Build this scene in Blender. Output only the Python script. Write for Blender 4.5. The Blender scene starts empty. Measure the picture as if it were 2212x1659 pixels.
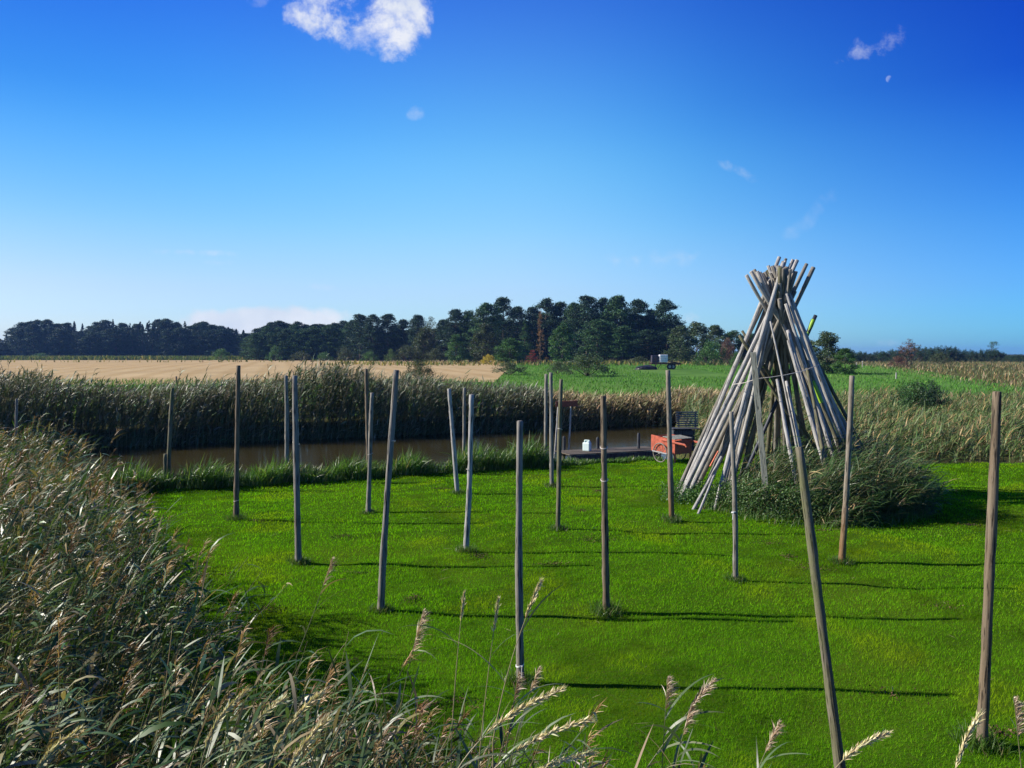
import bpy, bmesh, math, random
import numpy as np
from mathutils import Vector, Matrix
rng = np.random.default_rng(7)
random.seed(7)
S = bpy.context.scene
COL = S.collection
R = math.radians

# ------------------------------------------------------------------ camera, sky, sun
W_, H_, F_ = 2212.0, 1659.0, 1640.0
CAM = np.array([0.0, 0.0, 3.5])
PITCH = math.atan(64.5 / F_)
cd = bpy.data.cameras.new('camera')
cam = bpy.data.objects.new('camera', cd); COL.objects.link(cam)
cam.location = CAM; cam.rotation_euler = (R(90) - PITCH, 0, 0)
cd.sensor_fit = 'HORIZONTAL'; cd.sensor_width = 36.0; cd.lens = 36.0 * F_ / W_
cd.clip_start = 0.05; cd.clip_end = 6000
S.camera = cam
S.view_settings.view_transform = 'Standard'; S.view_settings.look = 'None'
S.view_settings.exposure = 0.75; S.view_settings.gamma = 1.0
SUN_EL = R(32.0)
SUN_DIR = Vector((-math.cos(SUN_EL) * math.cos(R(4)), math.cos(SUN_EL) * math.sin(R(4)), math.sin(SUN_EL)))
sd = bpy.data.lights.new('sun', 'SUN'); sd.energy = 5.0; sd.angle = R(0.5); sd.color = (1.0, 0.93, 0.83)
sun = bpy.data.objects.new('sun', sd); COL.objects.link(sun)
sun.rotation_euler = SUN_DIR.to_track_quat('Z', 'Y').to_euler()

def ray(px, py):
    dx = (px - W_ / 2) / F_; dz = (H_ / 2 - py) / F_
    return np.array([dx, math.cos(PITCH) + dz * math.sin(PITCH), dz * math.cos(PITCH) - math.sin(PITCH)])
def at(px, py, Y):
    r = ray(px, py); return CAM + r * (Y / r[1])
def gnd(px, py, z=0.0):
    r = ray(px, py); return CAM + r * ((z - CAM[2]) / r[2])

class NT:
    def __init__(s, tree): s.t = tree; s.n = tree.nodes; s.l = tree.links
    def node(s, typ, **kw):
        n = s.n.new(typ)
        for k, v in kw.items():
            if k == 'inp':
                for a, b in v.items():
                    if hasattr(b, 'is_linked') or isinstance(b, bpy.types.NodeSocket): s.l.new(b, n.inputs[a])
                    else: n.inputs[a].default_value = b
            else: setattr(n, k, v)
        return n
    def math(s, op, a, b=0.0, clamp=False):
        return s.node('ShaderNodeMath', operation=op, use_clamp=clamp, inp={0: a, 1: b}).outputs[0]
    def vmath(s, op, a, b=(0, 0, 0)):
        return s.node('ShaderNodeVectorMath', operation=op, inp={0: a, 1: b}).outputs[0]
    def mix(s, f, a, b, mode='MIX'):
        n = s.node('ShaderNodeMix', data_type='RGBA', blend_type=mode)
        for i, v in ((0, f), (6, a), (7, b)):
            if isinstance(v, bpy.types.NodeSocket): s.l.new(v, n.inputs[i])
            else: n.inputs[i].default_value = v if i == 0 else (tuple(v) + (1,) if len(v) == 3 else v)
        return n.outputs[2]
    def noise(s, vec, scale, detail=4, rough=.5, dist=0.0, out=0):
        n = s.node('ShaderNodeTexNoise', inp={'Scale': scale, 'Detail': detail, 'Roughness': rough, 'Distortion': dist})
        if vec is not None: s.l.new(vec, n.inputs['Vector'])
        return n.outputs[out]
    def mapr(s, v, a, b, c=0.0, d=1.0, smooth=False):
        n = s.node('ShaderNodeMapRange', inp={0: v, 1: a, 2: b, 3: c, 4: d})
        if smooth: n.interpolation_type = 'SMOOTHSTEP'
        return n.outputs[0]

wd = bpy.data.worlds.new('World'); S.world = wd; wd.use_nodes = True
w = NT(wd.node_tree); w.n.clear()
sky = w.node('ShaderNodeTexSky', sky_type='NISHITA', sun_disc=False, sun_elevation=SUN_EL,
             sun_rotation=R(-86), altitude=0, air_density=1.0, dust_density=0.35, ozone_density=3.0)
gam = w.node('ShaderNodeGamma', inp={0: sky.outputs[0], 1: 1.0}).outputs[0]
tc = w.node('ShaderNodeTexCoord').outputs['Generated']
sp = w.node('ShaderNodeSeparateXYZ', inp={0: tc})
def ramp(fac, stops, interp='B_SPLINE'):
    n = w.node('ShaderNodeValToRGB', inp={0: fac}); cr = n.color_ramp; cr.interpolation = interp
    while len(cr.elements) > 1: cr.elements.remove(cr.elements[-1])
    cr.elements[0].position = stops[0][0]; cr.elements[0].color = tuple(stops[0][1]) + (1,)
    for p_, c_ in stops[1:]: e_ = cr.elements.new(p_); e_.color = tuple(c_) + (1,)
    return n.outputs[0]
K_ = 2.3
zr = ramp(sp.outputs[2], [(p_, [x / K_ for x in c_]) for p_, c_ in [(0, (1.0, 1.35, 1.85)), (.05, (1.1, 1.4, 1.85)), (.09, (1.3, 1.5, 1.85)), (.16, (1.2, 1.72, 1.95)), (.27, (.78, 1.68, 2.15)), (.42, (.34, .95, 2.15)), (.6, (.25, .75, 1.9)), (1, (.3, .7, 1.5))]], 'CARDINAL')
xr_hi = ramp(w.math('ADD', w.math('MULTIPLY', sp.outputs[0], .5), .5), [(.18, (.30, .48, .66)), (.32, (.5, .7, .85)), (.5, (1, 1, 1)), (.62, (.50, .70, .90)), (.78, (.05, .20, .66))], 'CARDINAL')
xr_lo = ramp(w.math('ADD', w.math('MULTIPLY', sp.outputs[0], .5), .5), [(.18, (1.0, .86, .84)), (.34, (1.0, .94, .92)), (.5, (1, 1, 1)), (.65, (.68, .88, .98)), (.78, (.30, .66, .92))], 'CARDINAL')
xr = w.mix(w.mapr(sp.outputs[2], .03, .30), xr_lo, xr_hi)
hsv = w.mix(1.0, w.mix(1.0, gam, zr, 'MULTIPLY'), xr, 'MULTIPLY')
hsv = w.vmath('MULTIPLY', hsv, (K_ / 1.68, K_ / 1.68, K_ / 1.68))
yy = w.math('MAXIMUM', sp.outputs[1], 0.02)
uu = w.math('DIVIDE', sp.outputs[0], yy); vv = w.math('DIVIDE', sp.outputs[2], yy)
uv = w.node('ShaderNodeCombineXYZ', inp={0: uu, 1: vv, 2: 0.0}).outputs[0]
n3 = w.noise(uv, 42.0, 8, .62, .2); n1 = w.noise(uv, 15.0, 10, .66, .12); n2 = w.noise(uv, 5.0, 6, .6, .2)
def uvp(px, py):
    r = ray(px, py); return r[0] / r[1], r[2] / r[1]
def cloud(px, py, rx, ry, rot=0.0, noise=None, amt=2.2, lo=.15, hi=.9, peak=1.0, stretch=None):
    u0, v0 = uvp(px, py)
    du = w.math('SUBTRACT', uu, u0); dv = w.math('SUBTRACT', vv, v0)
    c, s_ = math.cos(rot), math.sin(rot)
    a = w.math('DIVIDE', w.math('ADD', w.math('MULTIPLY', du, c), w.math('MULTIPLY', dv, s_)), rx / F_)
    b = w.math('DIVIDE', w.math('SUBTRACT', w.math('MULTIPLY', dv, c), w.math('MULTIPLY', du, s_)), ry / F_)
    r2 = w.math('ADD', w.math('MULTIPLY', a, a), w.math('MULTIPLY', b, b))
    base = w.math('SUBTRACT', 1.0, r2)
    nn = w.math('MULTIPLY', w.math('SUBTRACT', noise or n1, .5), amt)
    d = w.math('ADD', base, nn)
    inside = w.mapr(r2, 1.9, .9, 0, 1, True)
    return w.math('MULTIPLY', w.math('MULTIPLY', w.mapr(d, lo, hi, 0, 1, True), inside), peak)
cl = None
for c in [cloud(705, 18, 100, 80, -.5, amt=7.5, lo=.1, hi=2.0), cloud(868, 35, 72, 100, -.1, amt=6.0, lo=-.1, hi=1.5), cloud(780, 75, 120, 48, .1, amt=8.0, lo=.2, hi=2.8, peak=.75), cloud(780, 0, 160, 60, 0, amt=9.0, lo=.3, hi=2.6, peak=.85),
          cloud(640, 30, 30, 40, 0, peak=.35, amt=5, noise=n3), cloud(560, 2, 30, 14, 0, peak=.3, noise=n3, amt=4, hi=2),
          cloud(900, 245, 26, 16, 0, peak=.26, amt=4, noise=n3, hi=1.8), cloud(1870, 108, 62, 26, .35, peak=.42, amt=6, noise=n3, hi=2.2), cloud(1925, 82, 40, 28, .5, peak=.32, amt=6, noise=n3, hi=2.2),
          cloud(560, 694, 215, 34, 0.02, amt=3.0, peak=.85, lo=-.1, hi=.8), cloud(440, 546, 130, 8, -.02, peak=.42, amt=5.0, noise=n3, hi=2.5), cloud(470, 566, 50, 7, 0, peak=.2, amt=4.0, noise=n3, hi=2.5),
          cloud(1420, 560, 120, 22, .02, peak=.36, amt=6, noise=n3, hi=3), cloud(1600, 372, 55, 13, -.45, peak=.28, amt=5, noise=n3, hi=2.6), cloud(1745, 470, 100, 22, .75, peak=.26, amt=6, hi=2.6),
          cloud(1490, 685, 30, 18, 0, peak=.35, amt=4, noise=n3, hi=2), cloud(1930, 742, 60, 12, 0, peak=.25, amt=4, noise=n3, hi=2), cloud(700, 620, 60, 8, -.1, peak=.2, amt=5, noise=n3, hi=2.5),
          cloud(1500, 735, 500, 12, 0, peak=.10, amt=4, hi=2)]:
    cl = c if cl is None else w.math('MAXIMUM', cl, c)
shade = w.mapr(w.noise(uv, 9.0, 5, .55), .35, .65, 0, 1)
clc = w.mix(shade, (4.0, 4.4, 5.2), (5.3, 5.4, 5.8))
skc = w.mix(cl, hsv, clc)
# daytime moon
u0, v0 = uvp(1921, 171)
mx = w.math('SUBTRACT', uu, u0); my = w.math('SUBTRACT', vv, v0)
mr = w.math('SQRT', w.math('ADD', w.math('MULTIPLY', mx, mx), w.math('MULTIPLY', my, my)))
disc = w.mapr(mr, 8.5 / F_, 6.5 / F_, 0, 1)
lit = w.mapr(w.math('ADD', mx, w.math('MULTIPLY', my, -.55)), 2.5 / F_, -3.0 / F_, 0, .4)
skc = w.mix(w.math('MULTIPLY', disc, lit), skc, (3, 3.6, 5.5))
bg = w.node('ShaderNodeBackground', inp={'Color': skc, 'Strength': 0.10})
wo = w.node('ShaderNodeOutputWorld', inp={0: bg.outputs[0]})

# ------------------------------------------------------------------ helpers
def tag(o, label=None, cat=None, group=None, kind=None):
    if label: o['label'] = label
    if cat: o['category'] = cat
    if group: o['group'] = group
    if kind: o['kind'] = kind
    return o
def empty(name, loc=(0, 0, 0), rz=0.0):
    o = bpy.data.objects.new(name, None); COL.objects.link(o); o.location = tuple(loc); o.rotation_euler = (0, 0, rz)
    o.empty_display_size = .1
    return o
def link(name, me, mat, parent=None):
    o = bpy.data.objects.new(name, me); COL.objects.link(o)
    if mat is not None: me.materials.append(mat)
    if parent is not None: o.parent = parent
    return o
def copy_tree(o, parent=None):
    c = o.copy(); COL.objects.link(c); c.parent = parent
    for ch in o.children: copy_tree(ch, c)
    return c

class Geo:
    """quads only, numpy"""
    def __init__(s): s.v = []; s.f = []; s.c = []; s.n = 0
    def add(s, v, f, c):
        v = np.asarray(v, float).reshape(-1, 3); f = np.asarray(f, np.int64).reshape(-1, 4)
        c = np.asarray(c, float)
        if c.ndim == 1: c = np.tile(c, (len(v), 1))
        s.v.append(v); s.f.append(f + s.n); s.c.append(c); s.n += len(v)
    def mesh(s, name, smooth=False):
        V = np.concatenate(s.v).astype(np.float32); Fq = np.concatenate(s.f).astype(np.int32); C = np.concatenate(s.c)
        me = bpy.data.meshes.new(name)
        me.vertices.add(len(V)); me.vertices.foreach_set('co', V.ravel())
        me.loops.add(Fq.size); me.loops.foreach_set('vertex_index', Fq.ravel())
        me.polygons.add(len(Fq)); me.polygons.foreach_set('loop_start', np.arange(len(Fq), dtype=np.int32) * 4)
        me.polygons.foreach_set('loop_total', np.full(len(Fq), 4, dtype=np.int32))
        if smooth: me.polygons.foreach_set('use_smooth', np.ones(len(Fq), dtype=bool))
        a = me.attributes.new('Col', 'FLOAT_COLOR', 'POINT')
        C4 = np.ones((len(V), 4), np.float32); C4[:, :3] = np.clip(C, 0, 1); a.data.foreach_set('color', C4.ravel())
        me.update(calc_edges=True); me.validate()
        return me

def path(base, az, l0, l1, L, t):
    """position at fraction t on a bending stalk; arrays broadcast"""
    b = l1 - l0; b = np.where(np.abs(b) < 1e-3, 1e-3, b)
    h = L * (np.cos(l0) - np.cos(l0 + b * t)) / b
    z = L * (np.sin(l0 + b * t) - np.sin(l0)) / b
    return np.stack([base[..., 0] + h * np.cos(az), base[..., 1] + h * np.sin(az), base[..., 2] + z], -1)

def strips(g, base, az, l0, l1, L, wd, K, col, twist=0.0, prof='leaf'):
    N = len(base)
    t = np.linspace(0, 1, K + 1)
    P = path(base[:, None, :], az[:, None], l0[:, None], l1[:, None], L[:, None], t[None, :])
    lean = l0[:, None] + (l1 - l0)[:, None] * t
    tang = np.stack([np.sin(lean) * np.cos(az)[:, None], np.sin(lean) * np.sin(az)[:, None], np.cos(lean)], -1)
    side = np.stack([-np.sin(az), np.cos(az), np.zeros(N)], -1)[:, None, :] + 0 * tang
    nor = np.cross(tang, side)
    tw = (np.zeros(N) + twist)[:, None, None]
    side = side * np.cos(tw) + nor * np.sin(tw)
    if prof == 'leaf': pr = np.interp(t, [0, .15, .4, .75, 1], [.45, .9, 1, .6, .04])
    elif prof == 'blade': pr = np.interp(t, [0, .5, 1], [1, .8, .1])
    else: pr = np.ones(K + 1)
    hw = wd[:, None, None] * .5 * pr[None, :, None]
    V = np.stack([P - side * hw, P + side * hw], 2).reshape(-1, 3)
    idx = np.arange(N)[:, None] * 2 * (K + 1) + np.arange(K)[None, :] * 2
    Fq = np.stack([idx, idx + 1, idx + 3, idx + 2], -1).reshape(-1, 4)
    g.add(V, Fq, np.repeat(col, 2 * (K + 1), 0))

def tubes(g, base, az, l0, l1, L, r0, r1, K, col, sides=3):
    N = len(base); t = np.linspace(0, 1, K + 1)
    P = path(base[:, None, :], az[:, None], l0[:, None], l1[:, None], L[:, None], t[None, :])
    rad = r0[:, None] * (1 - t) + r1[:, None] * t
    lean = l0[:, None] + (l1 - l0)[:, None] * t
    tang = np.stack([np.sin(lean) * np.cos(az)[:, None], np.sin(lean) * np.sin(az)[:, None], np.cos(lean)], -1)
    s1 = np.stack([-np.sin(az), np.cos(az), np.zeros(N)], -1)[:, None, :] + 0 * tang
    s2 = np.cross(tang, s1)
    rings = []
    for k in range(sides):
        a = 2 * math.pi * k / sides
        rings.append(P + (s1 * math.cos(a) + s2 * math.sin(a)) * rad[..., None])
    V = np.stack(rings, 2).reshape(-1, 3)
    st = sides * (K + 1)
    Fs = []
    for k in range(sides):
        i0 = np.arange(N)[:, None] * st + np.arange(K)[None, :] * sides
        k2 = (k + 1) % sides
        Fs.append(np.stack([i0 + k, i0 + k2, i0 + sides + k2, i0 + sides + k], -1).reshape(-1, 4))
    g.add(V, np.concatenate(Fs), np.repeat(col, st, 0))

def cards(g, P, size, aspect, col, flat=0.0):
    """little leaf quads with random orientation; flat>0 pulls the normals up"""
    N = len(P)
    nrm = rng.normal(size=(N, 3)); nrm[:, 2] += flat * 2
    nrm /= np.linalg.norm(nrm, axis=1)[:, None] + 1e-9
    a = np.cross(nrm, rng.normal(size=(N, 3))); a /= np.linalg.norm(a, axis=1)[:, None] + 1e-9
    b = np.cross(nrm, a)
    s = (np.zeros(N) + size)[:, None] * .5; q = s * aspect
    V = np.stack([P - a * s * .9, P - b * q, P + a * s, P + b * q], 1).reshape(-1, 3)
    g.add(V, np.arange(4 * N).reshape(-1, 4), np.repeat(col, 4, 0))

def seg_tube(g, p0, p1, r0, r1, col, sides=6, K=1, wob=0.0):
    p0 = np.array(p0, float); p1 = np.array(p1, float); d = p1 - p0; Ln = np.linalg.norm(d); d /= Ln
    up = np.array([0, 0, 1.0]) if abs(d[2]) < .9 else np.array([1.0, 0, 0])
    a = np.cross(d, up); a /= np.linalg.norm(a); b = np.cross(d, a)
    vs = []
    for i in range(K + 1):
        t = i / K; c = p0 + d * Ln * t
        if wob and 0 < i < K: c = c + (a * rng.normal() + b * rng.normal()) * wob
        r = r0 + (r1 - r0) * t
        for k in range(sides):
            an = 2 * math.pi * k / sides; vs.append(c + (a * math.cos(an) + b * math.sin(an)) * r)
    fs = []
    for i in range(K):
        for k in range(sides):
            fs.append([i * sides + k, i * sides + (k + 1) % sides, (i + 1) * sides + (k + 1) % sides, (i + 1) * sides + k])
    g.add(vs, fs, col)

def jit(col, n, s=.15, hs=.08):
    c = np.tile(np.array(col, float), (n, 1)) * (1 + rng.normal(size=(n, 1)) * s)
    c *= 1 + rng.normal(size=(n, 3)) * hs
    return np.clip(c, .003, 1)
def pick(cols, w_, n, s=.15, hs=.05):
    k = rng.choice(len(cols), n, p=np.array(w_) / sum(w_))
    c = np.array(cols)[k] * (1 + rng.normal(size=(n, 1)) * s) * (1 + rng.normal(size=(n, 3)) * hs)
    return np.clip(c, .003, 1)

# ------------------------------------------------------------------ materials
def newmat(name):
    m = bpy.data.materials.new(name); m.use_nodes = True; t = NT(m.node_tree); t.n.clear(); return m, t
def out(t, sh, disp=None):
    o = t.node('ShaderNodeOutputMaterial', inp={0: sh}); return o
def leafmat(name, trans=.35, rough=.5, spec=.4, tint=(1.15, 1.2, .5)):
    m, t = newmat(name)
    a = t.node('ShaderNodeAttribute', attribute_name='Col').outputs['Color']
    p = t.node('ShaderNodeBsdfPrincipled', inp={'Base Color': a, 'Roughness': rough, 'Specular IOR Level': spec})
    tr = t.node('ShaderNodeBsdfTranslucent', inp={'Color': t.mix(1.0, a, tint, 'MULTIPLY')})
    out(t, t.node('ShaderNodeMixShader', inp={0: trans, 1: p.outputs[0], 2: tr.outputs[0]}).outputs[0]); return m
M = {}
M['reed'] = leafmat('reed_leaves', .24, .42, .42, (1.1, 1.1, .6))
M['reedfar'] = leafmat('far_reed_leaves', .15, .5, .3, (1.1, 1.05, .6))
M['lawn_blade'] = leafmat('lawn_blades', .48, .9, .0, (1.25, 1.45, .3))
M['fargrass'] = leafmat('far_grass', .3, .9, .0, (1.2, 1.2, .4))
M['sedge'] = leafmat('sedge_leaves', .4, .4, .4, (1.2, 1.3, .4))
M['needle'] = leafmat('conifer_foliage', .08, .6, .2, (1.0, 1.1, .5))
M['leafy'] = leafmat('broadleaf_foliage', .28, .5, .3)
M['bark'] = leafmat('bark', 0.0, .9, .1)

def wood(name, c1, c2, c3, moss=0.0, stain=0.0, along=1.0):
    m, t = newmat(name)
    tcn = t.node('ShaderNodeTexCoord'); oc = tcn.outputs['Object']
    inf = t.node('ShaderNodeObjectInfo').outputs['Random']
    off = t.vmath('ADD', oc, t.node('ShaderNodeCombineXYZ', inp={0: t.math('MULTIPLY', inf, 37.0), 1: 0.0, 2: t.math('MULTIPLY', inf, 91.0)}).outputs[0])
    st = t.node('ShaderNodeMapping', inp={'Vector': off, 'Scale': (28, 28, .9)}).outputs[0]
    g1 = t.noise(st, 3.0, 8, .65, .6)
    g2 = t.noise(off, 2.2, 5, .6)
    g3 = t.noise(t.node('ShaderNodeMapping', inp={'Vector': off, 'Scale': (9, 9, .5)}).outputs[0], 6.0, 3, .5)
    c = t.mix(t.mapr(g1, .3, .7), c1, c2)
    c = t.mix(t.mapr(g2, .45, .75, 0, .65), c, c3)
    crack = t.mapr(g3, .36, .43, .2, 1.0)
    kn = t.node('ShaderNodeTexVoronoi', inp={'Vector': t.node('ShaderNodeMapping', inp={'Vector': off, 'Scale': (7, 7, 2.6)}).outputs[0], 'Scale': 1.0}).outputs[0]
    crack = t.math('MULTIPLY', crack, t.mapr(kn, .05, .16, .35, 1.0))
    c = t.mix(1.0, c, t.node('ShaderNodeCombineColor', inp={0: crack, 1: crack, 2: crack}).outputs[0], 'MULTIPLY')
    if moss:
        c = t.mix(t.mapr(t.noise(off, 3.5, 5, .6), .42, .62, 0, moss), c, (.11, .12, .045))
    if stain:
        z = t.node('ShaderNodeSeparateXYZ', inp={0: oc}).outputs[2]
        zz = t.math('ADD', z, t.math('MULTIPLY', t.math('SUBTRACT', g2, .5), .5))
        c = t.mix(t.mapr(zz, 1.3, .35, 0, stain), c, (.20, .105, .035))
    p = t.node('ShaderNodeBsdfPrincipled', inp={'Base Color': c, 'Roughness': .82, 'Specular IOR Level': .25})
    b = t.node('ShaderNodeBump', inp={'Strength': .8, 'Distance': .014, 'Height': t.math('ADD', t.math('MULTIPLY', g1, .6), t.math('MULTIPLY', crack, .8))})
    t.l.new(b.outputs[0], p.inputs['Normal'])
    out(t, p.outputs[0]); return m
M['pole'] = wood('weathered_wood', (.135, .122, .098), (.29, .275, .24), (.165, .135, .095))
M['pole_stain'] = wood('stained_wood', (.14, .115, .085), (.29, .255, .205), (.17, .125, .075), stain=.8)
M['pole_moss'] = wood('mossy_wood', (.095, .085, .055), (.19, .17, .12), (.12, .105, .055), moss=.7)
M['pole_pale'] = wood('pale_wood', (.25, .238, .215), (.45, .435, .405), (.27, .25, .22))
M['pole_brown'] = wood('brown_wood', (.10, .073, .046), (.22, .175, .12), (.13, .09, .05))
M['plank'] = wood('plank_wood', (.20, .20, .15), (.33, .33, .26), (.23, .22, .16))
M['deck'] = wood('deck_wood', (.09, .075, .055), (.17, .14, .10), (.11, .09, .06))
M['darkwood'] = wood('dark_wood', (.035, .04, .045), (.08, .085, .09), (.05, .05, .05))
def plain(name, col, rough=.5, var=.25, scale=8.0, spec=.4, bump=0.0, metal=0.0):
    m, t = newmat(name)
    oc = t.node('ShaderNodeTexCoord').outputs['Object']
    n = t.noise(oc, scale, 6, .65)
    lo = tuple(x * (1 - var) for x in col); hi = tuple(min(1, x * (1 + var)) for x in col)
    c = t.mix(t.mapr(n, .3, .7), lo, hi)
    p = t.node('ShaderNodeBsdfPrincipled', inp={'Base Color': c, 'Roughness': rough, 'Specular IOR Level': spec, 'Metallic': metal})
    if bump:
        b = t.node('ShaderNodeBump', inp={'Strength': bump, 'Distance': .02, 'Height': n}); t.l.new(b.outputs[0], p.inputs['Normal'])
    out(t, p.outputs[0]); return m
M['redpaint'] = plain('faded_red_paint', (.36, .075, .035), .6, .5, 9, bump=.3)
M['redboard'] = plain('red_brown_board', (.20, .06, .035), .7, .3, 10)
M['mint'] = plain('pale_plastic', (.62, .74, .68), .35, .06, 6)
M['rope'] = plain('rope_fibre', (.55, .50, .44), .9, .2, 60)
M['whitestring'] = plain('white_string', (.75, .75, .74), .8, .1, 60)
M['grey_metal'] = plain('dull_metal', (.30, .29, .28), .5, .2, 20)
M['rubber'] = plain('black_rubber', (.02, .02, .022), .7, .3, 20)
M['whitetank'] = plain('white_tank', (.75, .76, .80), .4, .10, 3)
M['darktank'] = plain('dark_tank', (.05, .04, .06), .5, .4, 4)
M['rust'] = plain('rusty_frame', (.12, .055, .05), .8, .5, 5)
M['blacktarp'] = plain('black_sheet', (.015, .016, .022), .5, .4, 3, bump=.5)
M['lime'] = plain('lime_tape', (.24, .42, .025), .5, .1, 8)
M['dkpole'] = plain('dark_painted_pole', (.02, .025, .04), .5, .2, 8)
M['orange'] = plain('orange_plastic', (.62, .13, .05), .5, .2, 10)
M['steelrim'] = plain('wheel_metal', (.17, .15, .12), .55, .3, 20)

# ------------------------------------------------------------------ terrain
def sm(a, b, x):
    t = np.clip((x - a) / (b - a), 0, 1); return t * t * (3 - 2 * t)
def Yn(X): return 23.05 + .415 * X
def Yf(X): return 40.6 + .42 * X
def Xr(Y): return 5.5 + (Y - 26) * .22
def lownoise(X, Y, s, seed=0):
    v = 0
    for k, (a, b, p) in enumerate([(1, .3, 0.3), (-.45, 1.1, 1.7), (.8, -.9, 4.1), (1.7, 1.3, 2.2), (-1.9, 1.6, 5.0), (2.6, -2.1, .9)]):
        v = v + np.sin((a * X + b * Y) / s + p * (seed + 1) + seed * 1.3 * k) / (1 + .5 * k)
    return v / 3
def canal(X, Y):
    d = np.minimum(np.minimum(Y - (Yn(X) + .55), (Yf(X) + .2) - Y), (Xr(Y) - X))
    return sm(-.45, .55, d)
def zg(X, Y):
    X = np.asarray(X, float); Y = np.asarray(Y, float)
    z = .9 * sm(46, 150, Y)
    z = z + 1.85 * (1 - sm(1.0, 4.8, Y))
    lawn = (1 - sm(24, 30, Y)) * sm(4.5, 6, Y)
    z = z + lawn * (.045 * lownoise(X * .7, Y * 1.2, .8) + .022 * lownoise(X * .45, Y * 1.7, .30, 2) + .024 * lownoise(X * .8, Y * 1.2, .22, 5))
    z = z + (1 - lawn) * .05 * lownoise(X, Y, 2.5, 1) * (Y > 5)
    z = z + sm(40, 120, Y) * .10 * lownoise(X, Y, 14, 3)
    z = z - 1.5 * canal(X, Y)
    return z

xs = [0.0]; 
while xs[-1] < 3500: xs.append(xs[-1] + max(.16, (xs[-1] - 16) * .035 if xs[-1] > 16 else 0))
xs = np.array(sorted([-x for x in xs[1:]] + xs))
ys = [-12.0, -6, -2]
while ys[-1] < 4: ys.append(ys[-1] + .5)
while ys[-1] < 4500: ys.append(ys[-1] + max(.16, (ys[-1] - 30) * .03 if ys[-1] > 30 else 0))
ys = np.array(ys)
GX, GY = np.meshgrid(xs, ys); GZ = zg(GX, GY)
nx, ny = len(xs), len(ys)
ii = (np.arange(ny - 1)[:, None] * nx + np.arange(nx - 1)[None, :])
Fall = np.stack([ii, ii + 1, ii + nx + 1, ii + nx], -1).reshape(-1, 4)
VX = np.stack([GX.ravel(), GY.ravel(), GZ.ravel()], -1)
fc = VX[Fall].mean(1); fx, fy = fc[:, 0], fc[:, 1]
wob = lownoise(fx, fy, 3.0, 4)
reedX = lambda Y: np.interp(Y, [0, 4.1, 5.4, 6.8, 9.2, 11.9, 15.9, 19], [-.2, -.9, -2.1, -3.0, -4.5, -6.8, -9.6, -10.5])
nearside = fy < Yn(fx) + .1
right_edge = fy < 24.2 + .25 * wob
is_lawn = (fy > 5.2) & np.where(fx < 7.0, nearside, right_edge | (nearside & (fx < 8.5))) & (fx > reedX(fy) - .6) & (fy < 27.5) & (fx < 40)
far = fy > np.maximum(Yf(fx) + 3, 44)
stub = far & (fy > 88 + 6 * np.sin(fx * .03)) & (fy < 330) & (fx < -2 + (fy - 88) * .03)
green = far & (fy > 50) & (fy < 215) & ~stub & (fx < 46 + (fy - 60) * .32) & (fx < 200)
zone = np.where(is_lawn, 1, np.where(stub, 2, np.where(green, 3, 0)))

def groundmat(name, cols, sc, bump=.3, stripes=None, bs=30.0):
    m, t = newmat(name)
    oc = t.node('ShaderNodeTexCoord').outputs['Object']
    a = t.noise(oc, sc, 8, .65); b = t.noise(oc, sc * 9, 6, .7); c_ = t.noise(oc, sc * .18, 3, .5)
    c = t.mix(t.mapr(a, .35, .65), cols[0], cols[1])
    c = t.mix(t.mapr(b, .5, .75, 0, .6), c, cols[2])
    c = t.mix(t.mapr(c_, .45, .62, 0, .6), c, cols[3])
    if stripes:
        wv = t.node('ShaderNodeTexWave', wave_type='BANDS', bands_direction='DIAGONAL', inp={'Vector': t.node('ShaderNodeMapping', inp={'Vector': oc, 'Rotation': (0, 0, R(stripes[1])), 'Scale': (1, 1, 0)}).outputs[0], 'Scale': stripes[0], 'Distortion': 1.5, 'Detail': 2.0})
        c = t.mix(t.mapr(wv.outputs[1], .4, .9, 0, .35), c, stripes[2])
    p = t.node('ShaderNodeBsdfPrincipled', inp={'Base Color': c, 'Roughness': .95, 'Specular IOR Level': .0})
    h = t.noise(oc, bs, 5, .7)
    bn = t.node('ShaderNodeBump', inp={'Strength': bump, 'Distance': .04, 'Height': h}); t.l.new(bn.outputs[0], p.inputs['Normal'])
    out(t, p.outputs[0]); return m
GM = [groundmat('marsh_ground', [(.05, .06, .022), (.10, .10, .035), (.16, .13, .06), (.07, .075, .03)], .5, .6, bs=8),
      groundmat('lawn_soil', [(.032, .085, .004), (.045, .11, .005), (.075, .055, .020), (.07, .11, .008)], 1.6, .5),
      groundmat('stubble', [(.36, .27, .145), (.46, .35, .19), (.28, .22, .11), (.40, .29, .15)], .08, .6, stripes=(.09, 28, (.28, .19, .08)), bs=2),
      groundmat('pasture', [(.06, .14, .03), (.10, .20, .045), (.05, .10, .03), (.12, .20, .05)], .12, .6, bs=3)]
for z_, nm in enumerate(['ground', 'lawn', 'stubble_field', 'green_field']):
    sel = Fall[zone == z_]
    u, inv = np.unique(sel, return_inverse=True)
    g = Geo(); g.add(VX[u], inv.reshape(-1, 4), np.array([.1, .1, .1]))
    o = link(nm, g.mesh(nm, True), GM[z_]); tag(o, kind='structure')
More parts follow.
